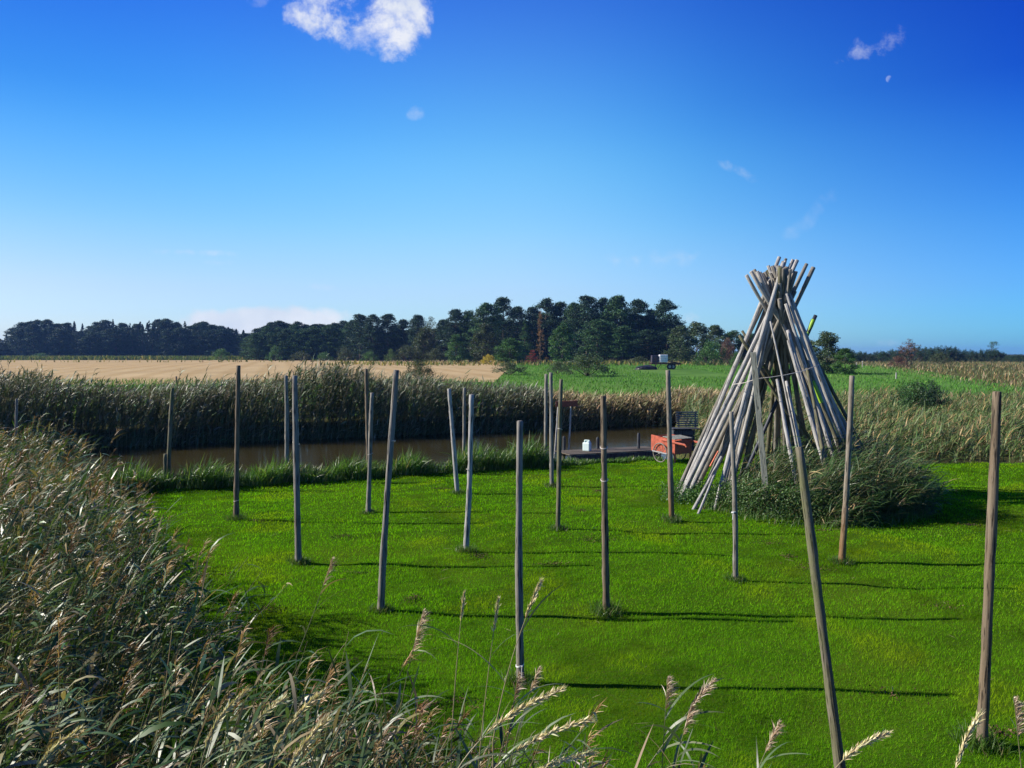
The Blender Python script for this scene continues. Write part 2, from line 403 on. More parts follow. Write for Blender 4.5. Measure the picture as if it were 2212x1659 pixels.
# water
wm, t = newmat('canal_water')
oc = t.node('ShaderNodeTexCoord').outputs['Object']
n = t.noise(t.node('ShaderNodeMapping', inp={'Vector': oc, 'Scale': (1.0, 2.2, 1)}).outputs[0], 2.6, 5, .6)
cc = t.mix(t.mapr(t.noise(oc, .25, 3), .35, .65), (.030, .025, .008), (.040, .032, .011))
p = t.node('ShaderNodeBsdfPrincipled', inp={'Base Color': cc, 'Roughness': .12, 'IOR': 1.33, 'Specular IOR Level': .35})
b = t.node('ShaderNodeBump', inp={'Strength': .25, 'Distance': .03, 'Height': n}); t.l.new(b.outputs[0], p.inputs['Normal'])
out(t, p.outputs[0])
g = Geo(); g.add([(-70, -15, -.6), (25, -15, -.6), (25, 62, -.6), (-70, 62, -.6)], [[0, 1, 2, 3]], np.array([.1, .1, .1]))
o = link('water', g.mesh('water'), wm); tag(o, kind='structure')

# ------------------------------------------------------------------ reeds and grasses
def filt(X, Y, f): k = f(X, Y); return X[k], Y[k]
def reeds(g, X, Y, H, leaves=9, K=4, strands=34, lw=.02, ll=.42, lean=.16, wind=0.0, stem=True,
          cols=((.10, .13, .055), (.16, .18, .09), (.27, .22, .12)), cw=(5, 3, 1.5), plume_p=.8, lowfrac=.25, pcol=((.27, .16, .06), (.38, .26, .11), (.19, .10, .04)), psc=1.0, stemr=.0035, azs=.95, a0m=.55):
    N = len(X); Z = zg(X, Y) - .03
    base = np.stack([X, Y, Z], -1)
    az = wind + rng.normal(size=N) * .7
    l0 = np.abs(rng.normal(size=N)) * .05 + .02; l1 = l0 + np.abs(rng.normal(size=N)) * lean * 1.4 + lean
    L = H * (1 + rng.normal(size=N) * .10)
    if stem: tubes(g, base, az, l0, l1, L, np.full(N, stemr), np.full(N, stemr * .55), 4 if K > 2 else 2, pick([(.15, .15, .06), (.26, .22, .11)], (3, 2), N), 3)
    nl = leaves; tt = lowfrac + (np.linspace(0, 1, nl) * (.96 - lowfrac))
    T = (tt[None, :] + rng.normal(size=(N, nl)) * .02).ravel()
    rp = lambda a: np.repeat(a, nl, 0)
    Pb = path(rp(base), rp(az), rp(l0), rp(l1), rp(L), T)
    n = N * nl
    la = wind + rng.normal(size=n) * azs
    a0 = np.clip(rng.normal(size=n) * .3 + a0m, .1, 1.7); a1 = a0 + np.abs(rng.normal(size=n) * .5 + .75)
    strips(g, Pb, la, a0, a1, ll * (rng.uniform(.6, 1.25, n)), lw * rng.uniform(.5, 1.45, n), K, pick(cols, cw, n, .2), rng.normal(size=n) * .5)
    if strands:
        k = rng.random(N) < plume_p; m = int(k.sum())
        if m:
            ns = strands; rp = lambda a: np.repeat(a[k], ns, 0)
            T = 1 - rng.random(m * ns) ** 1.2 * (.20 * psc) / np.repeat(np.maximum(L[k], .5), ns)
            Pb = path(rp(base), rp(az), rp(l0), rp(l1), rp(L), T)
            q = m * ns
            pc = np.repeat(pick(pcol, (3, 2, 2), m, .2), ns, 0) * (1 + rng.normal(size=(q, 1)) * .15)
            strips(g, Pb, wind + rng.normal(size=q) * .8, rng.uniform(.1, .9, q), rng.uniform(1.0, 2.1, q), rng.uniform(.05, .15, q) * psc, np.full(q, .0065 * psc), 2, np.clip(pc, 0, 1), rng.uniform(-1, 1, q), 'blade')

def grass(g, X, Y, hmin, hmax, wd, K, cols, cw, spread=.5, wind=0.0, windk=.8, z=None, l1m=1.0, prof='blade'):
    n = len(X); Z = (zg(X, Y) if z is None else z) - .01
    az = wind + rng.normal(size=n) * (math.pi * (1 - windk) + .3)
    l0 = np.abs(rng.normal(size=n)) * spread * .4; l1 = l0 + rng.uniform(.2, 1.0, n) * l1m
    strips(g, np.stack([X, Y, Z], -1), az, l0, l1, rng.uniform(hmin, hmax, n), wd * rng.uniform(.6, 1.3, n), K, pick(cols, cw, n, .2), rng.normal(size=n) * .7, prof)

def uni(n, x0, x1, y0, y1): return rng.uniform(x0, x1, n), rng.uniform(y0, y1, n)

# foreground reed bed on the left
g = Geo()
X, Y = uni(21000, -17, .6, 2.9, 19.5)
X, Y = filt(X, Y, lambda X, Y: (X < reedX(Y) + .25 * np.sin(Y * 3.1)) & (X > -.80 * Y - 1.6) & (Y < Yn(X) + .3))
dens = np.interp(Y, [3, 6, 12, 19], [1.0, .95, .7, .6]); k = rng.random(len(X)) < dens; X, Y = X[k], Y[k]
edge = reedX(Y) - X
Ht = np.interp(edge, [-.3, .3, 1.2], [1.0, 1.65, 2.05]) * np.interp(Y, [2.9, 4, 6, 30], [.55, .8, 1, 1]) * np.interp(Y, [8, 12, 16], [1, .92, .82])
Ht = Ht * (1 + .20 * lownoise(X, Y, .45, 5))
cl_ = lownoise(X, Y, .30, 6); k = rng.random(len(X)) < np.interp(cl_, [-.5, .2], [.45, 1.0]); X, Y, Ht = X[k], Y[k], Ht[k]
nearR = Y < 8
cols = ((.045, .095, .016), (.085, .14, .038), (.24, .20, .085))
reeds(g, X[nearR], Y[nearR], Ht[nearR], leaves=12, K=4, strands=34, lw=.019, ll=.25, lean=.20, cols=cols, cw=(5, 3, 1.6), plume_p=.26, psc=.85, azs=1.15, a0m=.85)
reeds(g, X[~nearR], Y[~nearR], Ht[~nearR], leaves=10, K=3, strands=16, lw=.022, ll=.27, lean=.20, cols=cols, cw=(5, 3, 1.9), plume_p=.40, psc=1.0, azs=1.15, a0m=.85)
print('near reeds', len(X))
o = link('reed_bed', g.mesh('reed_bed'), M['reed'])
tag(o, 'tall wind-bent reeds with brown plumes filling the lower left foreground', 'reeds', kind='stuff')

# undergrowth along the foreground
g = Geo()
X, Y = uni(9000, -4.2, 1.4, 2.3, 5.4)
X, Y = filt(X, Y, lambda X, Y: (X < np.interp(Y, [2.3, 3.2, 4.5, 5.4], [1.2, 1.0, .1, -1.3]) + .2 * np.sin(Y * 5)) & (X > -.75 * Y - .6))
hm = np.interp(X, [-4, -.6, .4, 1.2], [1, .85, .6, .3])
n = len(X)
strips(g, np.stack([X, Y, zg(X, Y) - .02], -1), rng.normal(size=n) * .9, np.abs(rng.normal(size=n)) * .2, rng.uniform(.4, 1.9, n),
       rng.uniform(.3, .65, n) * hm, rng.uniform(.004, .010, n), 5, pick([(.06, .11, .025), (.09, .15, .04), (.24, .19, .10)], (4, 3, 1.5), n, .2), rng.normal(size=n) * .6)
o = link('undergrowth', g.mesh('undergrowth'), M['reed'])
tag(o, 'dark green grass tangle along the bottom edge below the reed stalks', 'grass', kind='stuff')

g = Geo()
X, Y = uni(900, -1.6, 1.15, 2.9, 4.6)
lim = 1.0 - (Y - 2.9) * .75
X, Y = filt(X, Y, lambda X, Y: (X < 1.05 - (Y - 2.9) * .8) & (X > reedX(Y) - .4))
tipz = 3.5 - Y * np.interp(X / Y, [-.3, -.2, 0, .1, .25], [.42, .475, .53, .55, .57])
Hs = np.clip(tipz - zg(X, Y), .15, 1.6) * rng.uniform(.6, 1.02, len(X))
reeds(g, X, Y, Hs, leaves=8, K=4, strands=24, lw=.012, ll=.24, lean=.2, cols=((.045, .08, .022), (.09, .13, .05), (.2, .16, .09)), cw=(5, 3, 2), plume_p=.22, psc=.75, azs=1.4, a0m=.7, stemr=.0028)
o = link('reed_fringe', g.mesh('reed_fringe'), M['reed'])
tag(o, 'thinning fringe of reeds and dry stems at the bottom edge left of the middle', 'reeds', kind='stuff')

# far bank reed belt
g = Geo()
X, Y = uni(62000, -42, 16, 20, 52)
X, Y = filt(X, Y, lambda X, Y: (Y > Yf(X) - .75 + .3 * np.sin(X * 1.3)) & (Y < Yf(X) + 4.2 + np.sin(X * .7)) & (X > -.78 * Y - 2))
k = rng.random(len(X)) < .85; X, Y = X[k], Y[k]
Yc = Yf(X) + 2.0; pxr = W_ / 2 + X / Yc * F_
yt = np.interp(pxr, [-100, 0, 200, 330, 400, 470, 600, 660, 700, 760, 800, 900, 1000, 1100, 1200, 1300, 1400, 1450, 1550], [812, 814, 818, 830, 834, 824, 814, 800, 790, 788, 814, 812, 818, 834, 848, 855, 858, 846, 850])
Hh = np.clip(3.5 - (yt - 765) / F_ * Yc, .7, 3) * .90 - np.minimum(zg(X, Y), 0) + .22 * lownoise(X, Y, 1.0, 2) + .26 * lownoise(X, Y * 0, 1.9, 3)
tan = np.clip((X + 2) / 8, 0, 1)
for a, b, pc, cc_ in ((tan < .5, 0, ((.20, .17, .12), (.27, .25, .20), (.14, .12, .08)), ((.07, .12, .045), (.14, .17, .09), (.25, .24, .17))),
                      (tan >= .5, 1, ((.40, .28, .15), (.34, .22, .12), (.28, .20, .12)), ((.15, .16, .06), (.24, .22, .10), (.40, .29, .15)))):
    reeds(g, X[a], Y[a], Hh[a], leaves=10, K=2, strands=6, lw=.055, ll=.44, lean=.15, cols=cc_, cw=(4, 3, 1.5 + 2 * b), pcol=pc, psc=2.2, lowfrac=.12, stemr=.008)
print('far reeds', len(X))
o = link('reed_belt', g.mesh('reed_belt'), M['reedfar'])
tag(o, 'long dense belt of tall reeds standing along the far side of the canal', 'reeds', kind='stuff')

# marsh on the right, behind the lawn
g = Geo()
T1 = [(.055, .10, .022), (.10, .145, .036), (.30, .21, .08), (.16, .10, .045)]
X, Y = uni(6500, 6.5, 36, 24.2, 46)
X, Y = filt(X, Y, lambda X, Y: (Y > 24.4 + .35 * np.sin(X * 1.7)) & (X > Xr(Y) + .4) & (X < .72 * Y + 8) & ((Y > 27.5) | (X > 8.2)) & (Y < 60))
hh = np.interp(Y, [24.4, 26, 30, 44], [.5, .95, 1.0, 1.0]) * (1 + .5 * lownoise(X, Y, 1.1, 3))
hh = hh * (1 + .3 * lownoise(X, Y, 2.6, 1))
reeds(g, X, Y, hh, leaves=10, K=3, strands=6, lw=.030, ll=.50, lean=.38, cols=T1[:3], cw=(5, 4, 1.2), pcol=((.38, .27, .14), (.30, .2, .1), (.24, .16, .1)), psc=1.5, lowfrac=.05, stemr=.005)
X, Y = uni(26500, 7, 52, 24.2, 62)
X, Y = filt(X, Y, lambda X, Y: (Y > 24.2 + .35 * np.sin(X * 1.7)) & (X > Xr(Y) + .4) & (X < .72 * Y + 8) & ((Y > 27.5) | (X > 8.2)))
pt_ = lownoise(X, Y, 1.6, 7)
for sel, cw_ in ((pt_ > .35, (1.5, 2, 3.5, 1.5)), (pt_ <= .35, (5, 4, .5, .4))): grass(g, X[sel], Y[sel], .35, 1.0, .022, 3, T1, cw_, windk=.75, l1m=1.8)
X, Y = uni(78000, 10, 210, 55, 240)
X, Y = filt(X, Y, lambda X, Y: (X < .74 * Y + 16) & ((X > 42 + (Y - 60) * .32) | (Y < 64)) & (rng.random(len(X)) < np.interp(Y, [55, 100, 240], [1, .55, .2])))
grass(g, X, Y, .3, .8, .10, 2, [(.09, .12, .035), (.28, .20, .085), (.18, .12, .06)], (3.4, 1.8, 1.2), windk=.6, l1m=1.3)
o = link('marsh_grass', g.mesh('marsh_grass'), M['reedfar'])
tag(o, 'green and straw coloured marsh grass spreading behind the lawn on the right', 'grass', kind='stuff')

# long grass on the pasture and field margins
g = Geo()
X, Y = uni(130000, -40, 95, 44, 215)
X, Y = filt(X, Y, lambda X, Y: (Y > Yf(X) + 3.5) & ((X < Xr(Y) + 4) | (Y > 62)) & (X < 46 + (Y - 60) * .32) & ~((np.abs(X - 26) < 5) & (Y > 100) & (Y < 136)) & (X > -2 + (Y - 88) * .03) & (rng.random(len(X)) < np.interp(Y, [44, 80, 215], [1, .8, .18])))
grass(g, X, Y, .15, .38, .07, 2, [(.07, .19, .03), (.10, .24, .04), (.14, .24, .05)], (4, 4, .7), windk=.6)
X, Y = uni(15000, -70, -1, 38, 90)
X, Y = filt(X, Y, lambda X, Y: (Y > Yf(X) + 3.8) & (X > -.75 * Y))
grass(g, X, Y, .25, .55, .07, 2, [(.07, .17, .035), (.10, .21, .05), (.17, .22, .07)], (4, 4, 1.0), windk=.6)
o = link('pasture_grass', g.mesh('pasture_grass'), M['fargrass'])
tag(o, 'bright green pasture grass beyond the canal reeds', 'grass', kind='stuff')
g = Geo()
X, Y = uni(26000, -300, 60, 170, 425)
X, Y = filt(X, Y, lambda X, Y: (np.abs(X) < .76 * Y) & (((Y > 165) & (Y < 215) & (X > -45)) | (np.abs(Y - 250 - .05 * X) < 2.2) & (X < -60)))
grass(g, X, Y, .5, 1.3, .35, 2, [(.20, .18, .08), (.11, .15, .045), (.32, .25, .12)], (3, 3, 2), windk=.3)
X, Y = uni(26000, -330, 70, 330, 425)
X, Y = filt(X, Y, lambda X, Y: (X < .1 * Y) & (X > -.78 * Y))
grass(g, X, Y, .8, 2.4, .6, 2, [(.12, .15, .05), (.08, .12, .04), (.26, .22, .10)], (3, 3, 1.3), windk=.3)
o = link('field_margin_grass', g.mesh('field_margin_grass'), M['fargrass'])
tag(o, 'rough straw coloured grass along the foot of the wood and field margins', 'grass', kind='stuff')

# green sedge strip on the near bank
g = Geo()
X, Y = uni(150000, -12, 5.2, 17, 27)
hump = .5 + .5 * np.sin(X * 2.3 + 1) * np.sin(X * .9)
X2 = X; bankh = lambda X: np.interp(X, [-12, -9, -6, -3.2, -2.2, -1.4, 0, .6, 1.2, 2.0, 5], [.75, .68, .62, .62, .40, .80, 1.0, .9, .5, .12, .08]) * (.85 + .25 * np.sin(X * 3.7))
X, Y = filt(X, Y, lambda X, Y: (Y > Yn(X) - .15 + .12 * np.sin(X * 5)) & (Y < Yn(X) + 1.35) & (X < 5))
n = len(X)
strips(g, np.stack([X, Y, zg(X, Y) - .02], -1), rng.normal(size=n) * 1.3, np.abs(rng.normal(size=n)) * .2, rng.uniform(.3, 1.9, n),
       bankh(X) * rng.uniform(.6, 1.35, n) + .1, rng.uniform(.012, .028, n), 3, pick([(.055, .125, .02), (.09, .19, .035), (.17, .25, .08), (.30, .28, .16)], (4, 4, 1.4, .3), n, .2), rng.normal(size=n) * .7)
print('sedge', n)
o = link('bank_grass', g.mesh('bank_grass'), M['sedge'])
tag(o, 'lush green grass fringe along the canal edge of the lawn', 'grass', kind='stuff')

# mown lawn blades
g = Geo()
for (y0, y1, d, h, wd_) in ((5.2, 7.5, 4200, .040, .0036), (7.5, 10, 3200, .040, .0045), (10, 14, 1700, .040, .0075), (14, 19, 850, .042, .012), (19, 28, 480, .043, .018)):
    x0, x1 = max(-.70 * y1, -11), .70 * y1 + 3.2
    n = int((x1 - x0) * (y1 - y0) * d)
    X, Y = uni(n, x0, x1, y0, y1)
    X, Y = filt(X, Y, lambda X, Y: (X > reedX(Y) - .5) & (np.where(X < 7.0, Y < Yn(X), Y < 24.4)) & (X > -.70 * Y - .8) & (X < .70 * Y + 3.2))
    n = len(X)
    patch = lownoise(X, Y, .6, 6) + .6 * lownoise(X, Y, .23, 8)
    dry = sm(.15, .8, patch)[:, None]; dk_ = sm(.1, .8, lownoise(X, Y, .9, 12) + .5 * lownoise(X, Y, .15, 13))[:, None]
    c = pick([(.135, .335, .009), (.195, .41, .010), (.080, .21, .007)], (4, 4, 2), n, .16)
    c = c * (1 - .6 * dry) + np.array([.34, .44, .01]) * .6 * dry
    bare = sm(.62, .95, lownoise(X * .7, Y * 1.2, .33, 11))
    wd_n = lownoise(X, Y, .11, 15) + .6 * lownoise(X, Y, .05, 17); c = c * (1 - .5 * dk_) * (1 - .45 * sm(.45, .9, wd_n)[:, None]) 
    k = rng.random(n) > bare * .85
    X, Y, c = X[k], Y[k], c[k]; n = len(X)
    hs = h * (1 + .35 * lownoise(X, Y, .4, 9))
    strips(g, np.stack([X, Y, zg(X, Y) - .004], -1), rng.uniform(0, 6.28, n), np.abs(rng.normal(size=n)) * .25, rng.uniform(.3, 1.2, n), hs * rng.uniform(.6, 1.4, n), wd_ * rng.uniform(.7, 1.3, n), 1, c, rng.normal(size=n) * .6, 'blade')
print('lawn verts', g.n)
o = link('lawn_grass', g.mesh('lawn_grass'), M['lawn_blade'])
tag(o, 'short mown green grass of the lawn between the poles', 'grass', kind='stuff')

# ------------------------------------------------------------------ poles
def pole_mesh(L, r0, r1, name='pole', bend=.02, sides=12, K=16, square=False):
    g = Geo(); K = max(6, int(K)); vs = []
    ba = rng.uniform(0, 6.28); ph = rng.uniform(0, 6.28)
    for i in range(K + 1):
        t = i / K
        off = bend * L / 3 * math.sin(math.pi * t) * 1.0 + .004 * math.sin(7 * t + ph)
        cx, cy = off * math.cos(ba), off * math.sin(ba)
        r = (r0 + (r1 - r0) * t) * (1 + .05 * math.sin(9 * t + ph) + .035 * rng.normal())
        for k in range(sides):
            a = 2 * math.pi * k / sides
            rr = r * (1 + .05 * math.sin(2 * a + ph) + .04 * rng.normal())
            vs.append((cx + rr * math.cos(a), cy + rr * math.sin(a), L * t))
    n0 = len(vs); tilt = rng.normal() * .12
    cx = sum(v[0] for v in vs[-sides:]) / sides; cy = sum(v[1] for v in vs[-sides:]) / sides
    # inner ring and centre cap
    top = vs[-sides:]
    for v in top: vs.append((cx + (v[0] - cx) * .82, cy + (v[1] - cy) * .82, L + .006))
    for v in top: vs.append((cx + (v[0] - cx) * .02, cy + (v[1] - cy) * .02, L + .002))
    fs = []
    for i in range(K + 2):
        for k in range(sides):
            fs.append([i * sides + k, i * sides + (k + 1) % sides, (i + 1) * sides + (k + 1) % sides, (i + 1) * sides + k])
    g.add(vs, fs, np.array([.2, .2, .2])); return g.mesh(name, True)
def orient(o, p0, p1):
    d = Vector(p1) - Vector(p0); o.location = tuple(p0)
    o.rotation_mode = 'QUATERNION'; o.rotation_quaternion = d.to_track_quat('Z', 'Y') @ Matrix.Rotation(random.uniform(0, 6.28), 4, 'Z').to_quaternion()
def ring_mesh(r, thick, name='tie', tail=0.0, turns=2):
    g = Geo(); pts = []
    N = 18 * turns
    for i in range(N + 1):
        a = 2 * math.pi * i / 18; pts.append(np.array([r * math.cos(a), r * math.sin(a), (i / N - .5) * thick * 2.2 * turns + .4 * r * math.sin(a)]))
    if tail:
        p = pts[-1]
        for q in range(1, 7): pts.append(p + np.array([.006 * q * (1 if q < 3 else .6), -.003 * q, .02 * math.sin(q * .7) - tail * q / 6]))
    for a, b in zip(pts[:-1], pts[1:]): seg_tube(g, a, b, thick, thick, np.array([.5, .5, .5]), 5)
    return g.mesh(name, True)

GP = 'wooden poles standing upright on the lawn'
# (top px,py), (base px,py), base Y or None, diameter px, material, label, ties [(py, kind)]
POLES = [
 ((36, 862), (30, 1080), 17.5, 6, 'pole', 'leftmost lawn pole, short and half hidden behind the foreground reeds', []),
 ((373, 838), (362, 1056), None, 9, 'pole_moss', 'thin pole beside a short stake at the left corner of the lawn', []),
 ((515, 790), (510, 1124), None, 10, 'pole_brown', 'tall thin dark pole, tallest against the sky on the left lawn', [(1075, 'tie')]),
 ((618, 812), (620, 1040), None, 9, 'pole', 'slim pole at the canal bank just left of a thicker nearer one', []),
 ((637, 812), (645, 1214), None, 14, 'pole', 'thick grey pole on the left lawn with a grass tuft at its foot', [(953, 'tie')]),
 ((857, 800), (823, 1322), None, 14, 'pole', 'tall grey pole tilting strongly to the right on the left half of the lawn', [(950, 'tie')]),
 ((791, 797), (800, 1022), None, 8, 'pole_brown', 'thin pole standing at the bank directly behind a shorter pole', []),
 ((804, 849), (796, 1104), None, 10, 'pole', 'pole with a small string tie in front of the thin bank pole', [(975, 'tie')]),
 ((970, 840), (988, 1068), None, 9, 'pole_pale', 'pale pole tilting to the left, leftmost of three close together', [(950, 'tie')]),
 ((1003, 838), (998, 1010), None, 7, 'pole', 'thin far pole at the canal bank between two nearer poles', []),
 ((1019, 853), (1006, 1190), None, 11, 'pole_pale', 'pale pole with a flat cut top, rightmost of three close together', [(1010, 'tie')]),
 ((1122, 910), (1123, 1475), None, 16, 'pole', 'stout dark grey pole in the middle foreground with a white string knot', [(1425, 'white'), (1463, 'tie')]),
 ((1180, 808), (1176, 1000), None, 8, 'pole', 'slim far pole at the canal bank, left of a slightly taller one', []),
 ((1190, 805), (1192, 1050), None, 9, 'pole', 'tall slim pole in the middle of a close group before the signboard', []),
 ((1212, 820), (1205, 1146), None, 10, 'pole_moss', 'greenish pole crossing in front of the red brown signboard', [(925, 'tie')]),
 ((1303, 856), (1310, 1322), None, 15, 'pole_brown', 'brown pole standing in front of the jetty with rope ties halfway up', [(962, 'tie'), (1030, 'tie')]),
 ((1443, 800), (1451, 1126), None, 11, 'pole_stain', 'pale pole standing in front of the red handcart wheel', []),
 ((1580, 890), (1589, 1257), None, 10, 'pole', 'thin grey pole standing left of the square plank by the cone', [(1102, 'white')]),
 ((1725, 967), (1822, 1755), 5.75, 23, 'pole_moss', 'thick mossy nearest pole tilting left and running out of the frame', []),
 ((1840, 812), (1817, 1214), None, 13, 'pole_stain', 'pole with an orange stained foot on the right of the pole cone', []),
 ((2153, 847), (2120, 1612), None, 21, 'pole_brown', 'tall brown pole at the right edge of the lawn', []),
]
tuft_cols = [(.06, .13, .02), (.09, .17, .03), (.18, .17, .08)]
for (tp, bp, Yb, dpx, mt, lab, ties) in POLES:
    b = gnd(*bp) if Yb is None else at(bp[0], bp[1], Yb)
    if Yb is not None: b[2] = 0
    b[2] = zg(b[0], b[1])
    tpt = at(tp[0], tp[1], b[1])
    if lab.startswith('thick mossy'): tpt = at(tp[0], tp[1], b[1] + .45)
    d = tpt - b; L = float(np.linalg.norm(d)); r = dpx / F_ * b[1] / 2
    e = empty('lawn_pole', (0, 0, 0)); b2 = b - d / L * .06; orient(e, b2, tpt); L += .06
    o = link('shaft', pole_mesh(L, r * 1.10, r * .86, 'shaft', bend=rng.uniform(.004, .022), K=24), M[mt], e)
    tag(e, lab, 'pole', GP)
    for (py, kd) in ties:
        f = (bp[1] - py) / (bp[1] - tp[1])
        tmat = M['whitestring'] if kd == 'white' else M['rope']
        tie = link('tie', ring_mesh(r * 1.06, .004 if kd == 'white' else .0035, 'tie', .10 if kd == 'white' else 0), tmat, e)
        tie.location = (0, 0, L * f)
    # unmown tuft at the foot
    if bp[1] < 1700 and b[0] > -9.5:
        tg = Geo(); n = 420; tuft_k = rng.uniform(.8, 1.9); rr = np.clip(np.abs(rng.normal(size=n)), 0, 1.6) * .075 * tuft_k ** .7 + r; aa = rng.uniform(0, 6.28, n)
        X = b[0] + rr * np.cos(aa); Y = b[1] + rr * np.sin(aa)
        loc = np.stack([X - b[0], Y - b[1], zg(X, Y) - b[2] - .01], -1)
        strips(tg, loc, rng.uniform(0, 6.28, n), np.abs(rng.normal(size=n)) * .3, rng.uniform(.3, 1.3, n), rng.uniform(.05, .13, n) * tuft_k, rng.uniform(.004, .011, n), 2, pick(tuft_cols, (4, 3, 1), n), rng.normal(size=n))
        to = link('grass_tuft', tg.mesh('grass_tuft'), M['sedge']); to.location = tuple(b)
        tag(to, 'tuft at the foot of the ' + ' '.join(lab.split(',')[0].split()[:10]), 'grass tuft', 'grass tufts at the pole feet')
# short stake beside the second pole
b = gnd(356, 1058); b[2] = zg(b[0], b[1]); tpt = at(357, 981, b[1]); d = tpt - b; L = float(np.linalg.norm(d))
o = link('stake', pole_mesh(L, .045, .045, 'stake', 0), M['pole_moss']); orient(o, b, tpt)
tag(o, 'short stout stake standing against a thin pole at the left corner of the lawn', 'stake')

# scuffed soil and fallen straw on the lawn
g = Geo(); cx, cy = uni(46, -6, 11, 6.5, 22)
cx, cy = filt(cx, cy, lambda X, Y: (X > reedX(Y) + .6) & (Y < Yn(X) - .8) & (np.abs(X) < .68 * Y))
for x_, y_ in zip(cx, cy):
    n = int(rng.integers(60, 200)); sx, sy = rng.uniform(.06, .22), rng.uniform(.04, .10)
    X = x_ + rng.normal(size=n) * sx; Y = y_ + rng.normal(size=n) * sy
    cards(g, np.stack([X, Y, zg(X, Y) + rng.uniform(.0, .035, n)], -1), rng.uniform(.012, .035, n), .7, pick([(.10, .065, .035), (.065, .042, .022), (.16, .11, .06)], (3, 3, 1), n), .5)
o = link('soil_crumbs', g.mesh('soil_crumbs'), M['bark']); tag(o, 'brown crumbs of scuffed soil in small patches on the lawn', 'soil', kind='stuff')
g = Geo(); X, Y = uni(330, -5, 13, 6.5, 22)
X, Y = filt(X, Y, lambda X, Y: (X > reedX(Y) + .3) & (Y < Yn(X) - .8) & ((X > 6) | (rng.random(len(X)) < .4))); n = len(X)
strips(g, np.stack([X, Y, zg(X, Y) + .045], -1), rng.uniform(0, 6.28, n), np.full(n, 1.45), rng.uniform(1.5, 1.65, n), rng.uniform(.04, .22, n), rng.uniform(.004, .008, n), 2, pick([(.42, .34, .17), (.30, .24, .12)], (1, 1), n), rng.normal(size=n) * .3)
o = link('fallen_straw', g.mesh('fallen_straw'), M['reedfar']); tag(o, 'scattered bits of dry straw lying on the lawn', 'straw', kind='stuff')

# ------------------------------------------------------------------ the cone of stacked poles
def z1(x, y): return ((1850 + x / 1.952) / 1.302, (650 + y / 1.952) / 1.302)
def cpole(top, foot, Yt, Yb, dia, mt, lab, group='poles stacked into the cone', name='stacked_pole', sink=.15, nm=None):
    a = at(*z1(*foot), Yb); b_ = at(*z1(*top), Yt)
    d = b_ - a; L = float(np.linalg.norm(d)); d /= L
    ext = 0.0
    if a[2] > .05 and d[2] > .2: ext = (a[2] + .05) / d[2]       # run on down to the ground behind the plants
    a = a - d * ext; L += ext
    o = link(name, pole_mesh(L, dia / 2 * 1.0, dia / 2 * .76, 'stacked_pole', bend=rng.uniform(.004, .03), sides=10, K=16), M[mt]); orient(o, a, b_)
    tag(o, lab, 'pole', group); return o
# left group, tops pointing right; pale wood paints the sunlit poles lighter
LG = [((742, 158), (150, 1415), 18.9, 18.3, .125, 'pole_pale', 'pale front pole of the cone running from its lower left foot up to the right'),
      ((765, 160), (190, 1400), 19.1, 18.6, .13, 'pole_pale', None), ((668, 142), (172, 1345), 19.2, 18.9, .12, 'pole_pale', None),
      ((705, 152), (165, 1310), 19.4, 19.2, .10, 'pole', None), ((690, 168), (205, 1370), 19.3, 18.9, .12, 'pole', None),
      ((818, 180), (270, 1290), 19.5, 19.6, .13, 'pole', 'second from the right of the pole tops pointing right above the cone'),
      ((855, 200), (300, 1330), 19.3, 19.2, .15, 'pole', 'thickest pole top, farthest right above the cone'),
      ((690, 172), (340, 1440), 18.7, 17.6, .11, 'pole_pale', None), ((700, 165), (368, 1385), 18.9, 17.9, .10, 'pole_pale', None),
      ((682, 195), (425, 1300), 18.9, 18.2, .10, 'pole_pale', None),
     ]
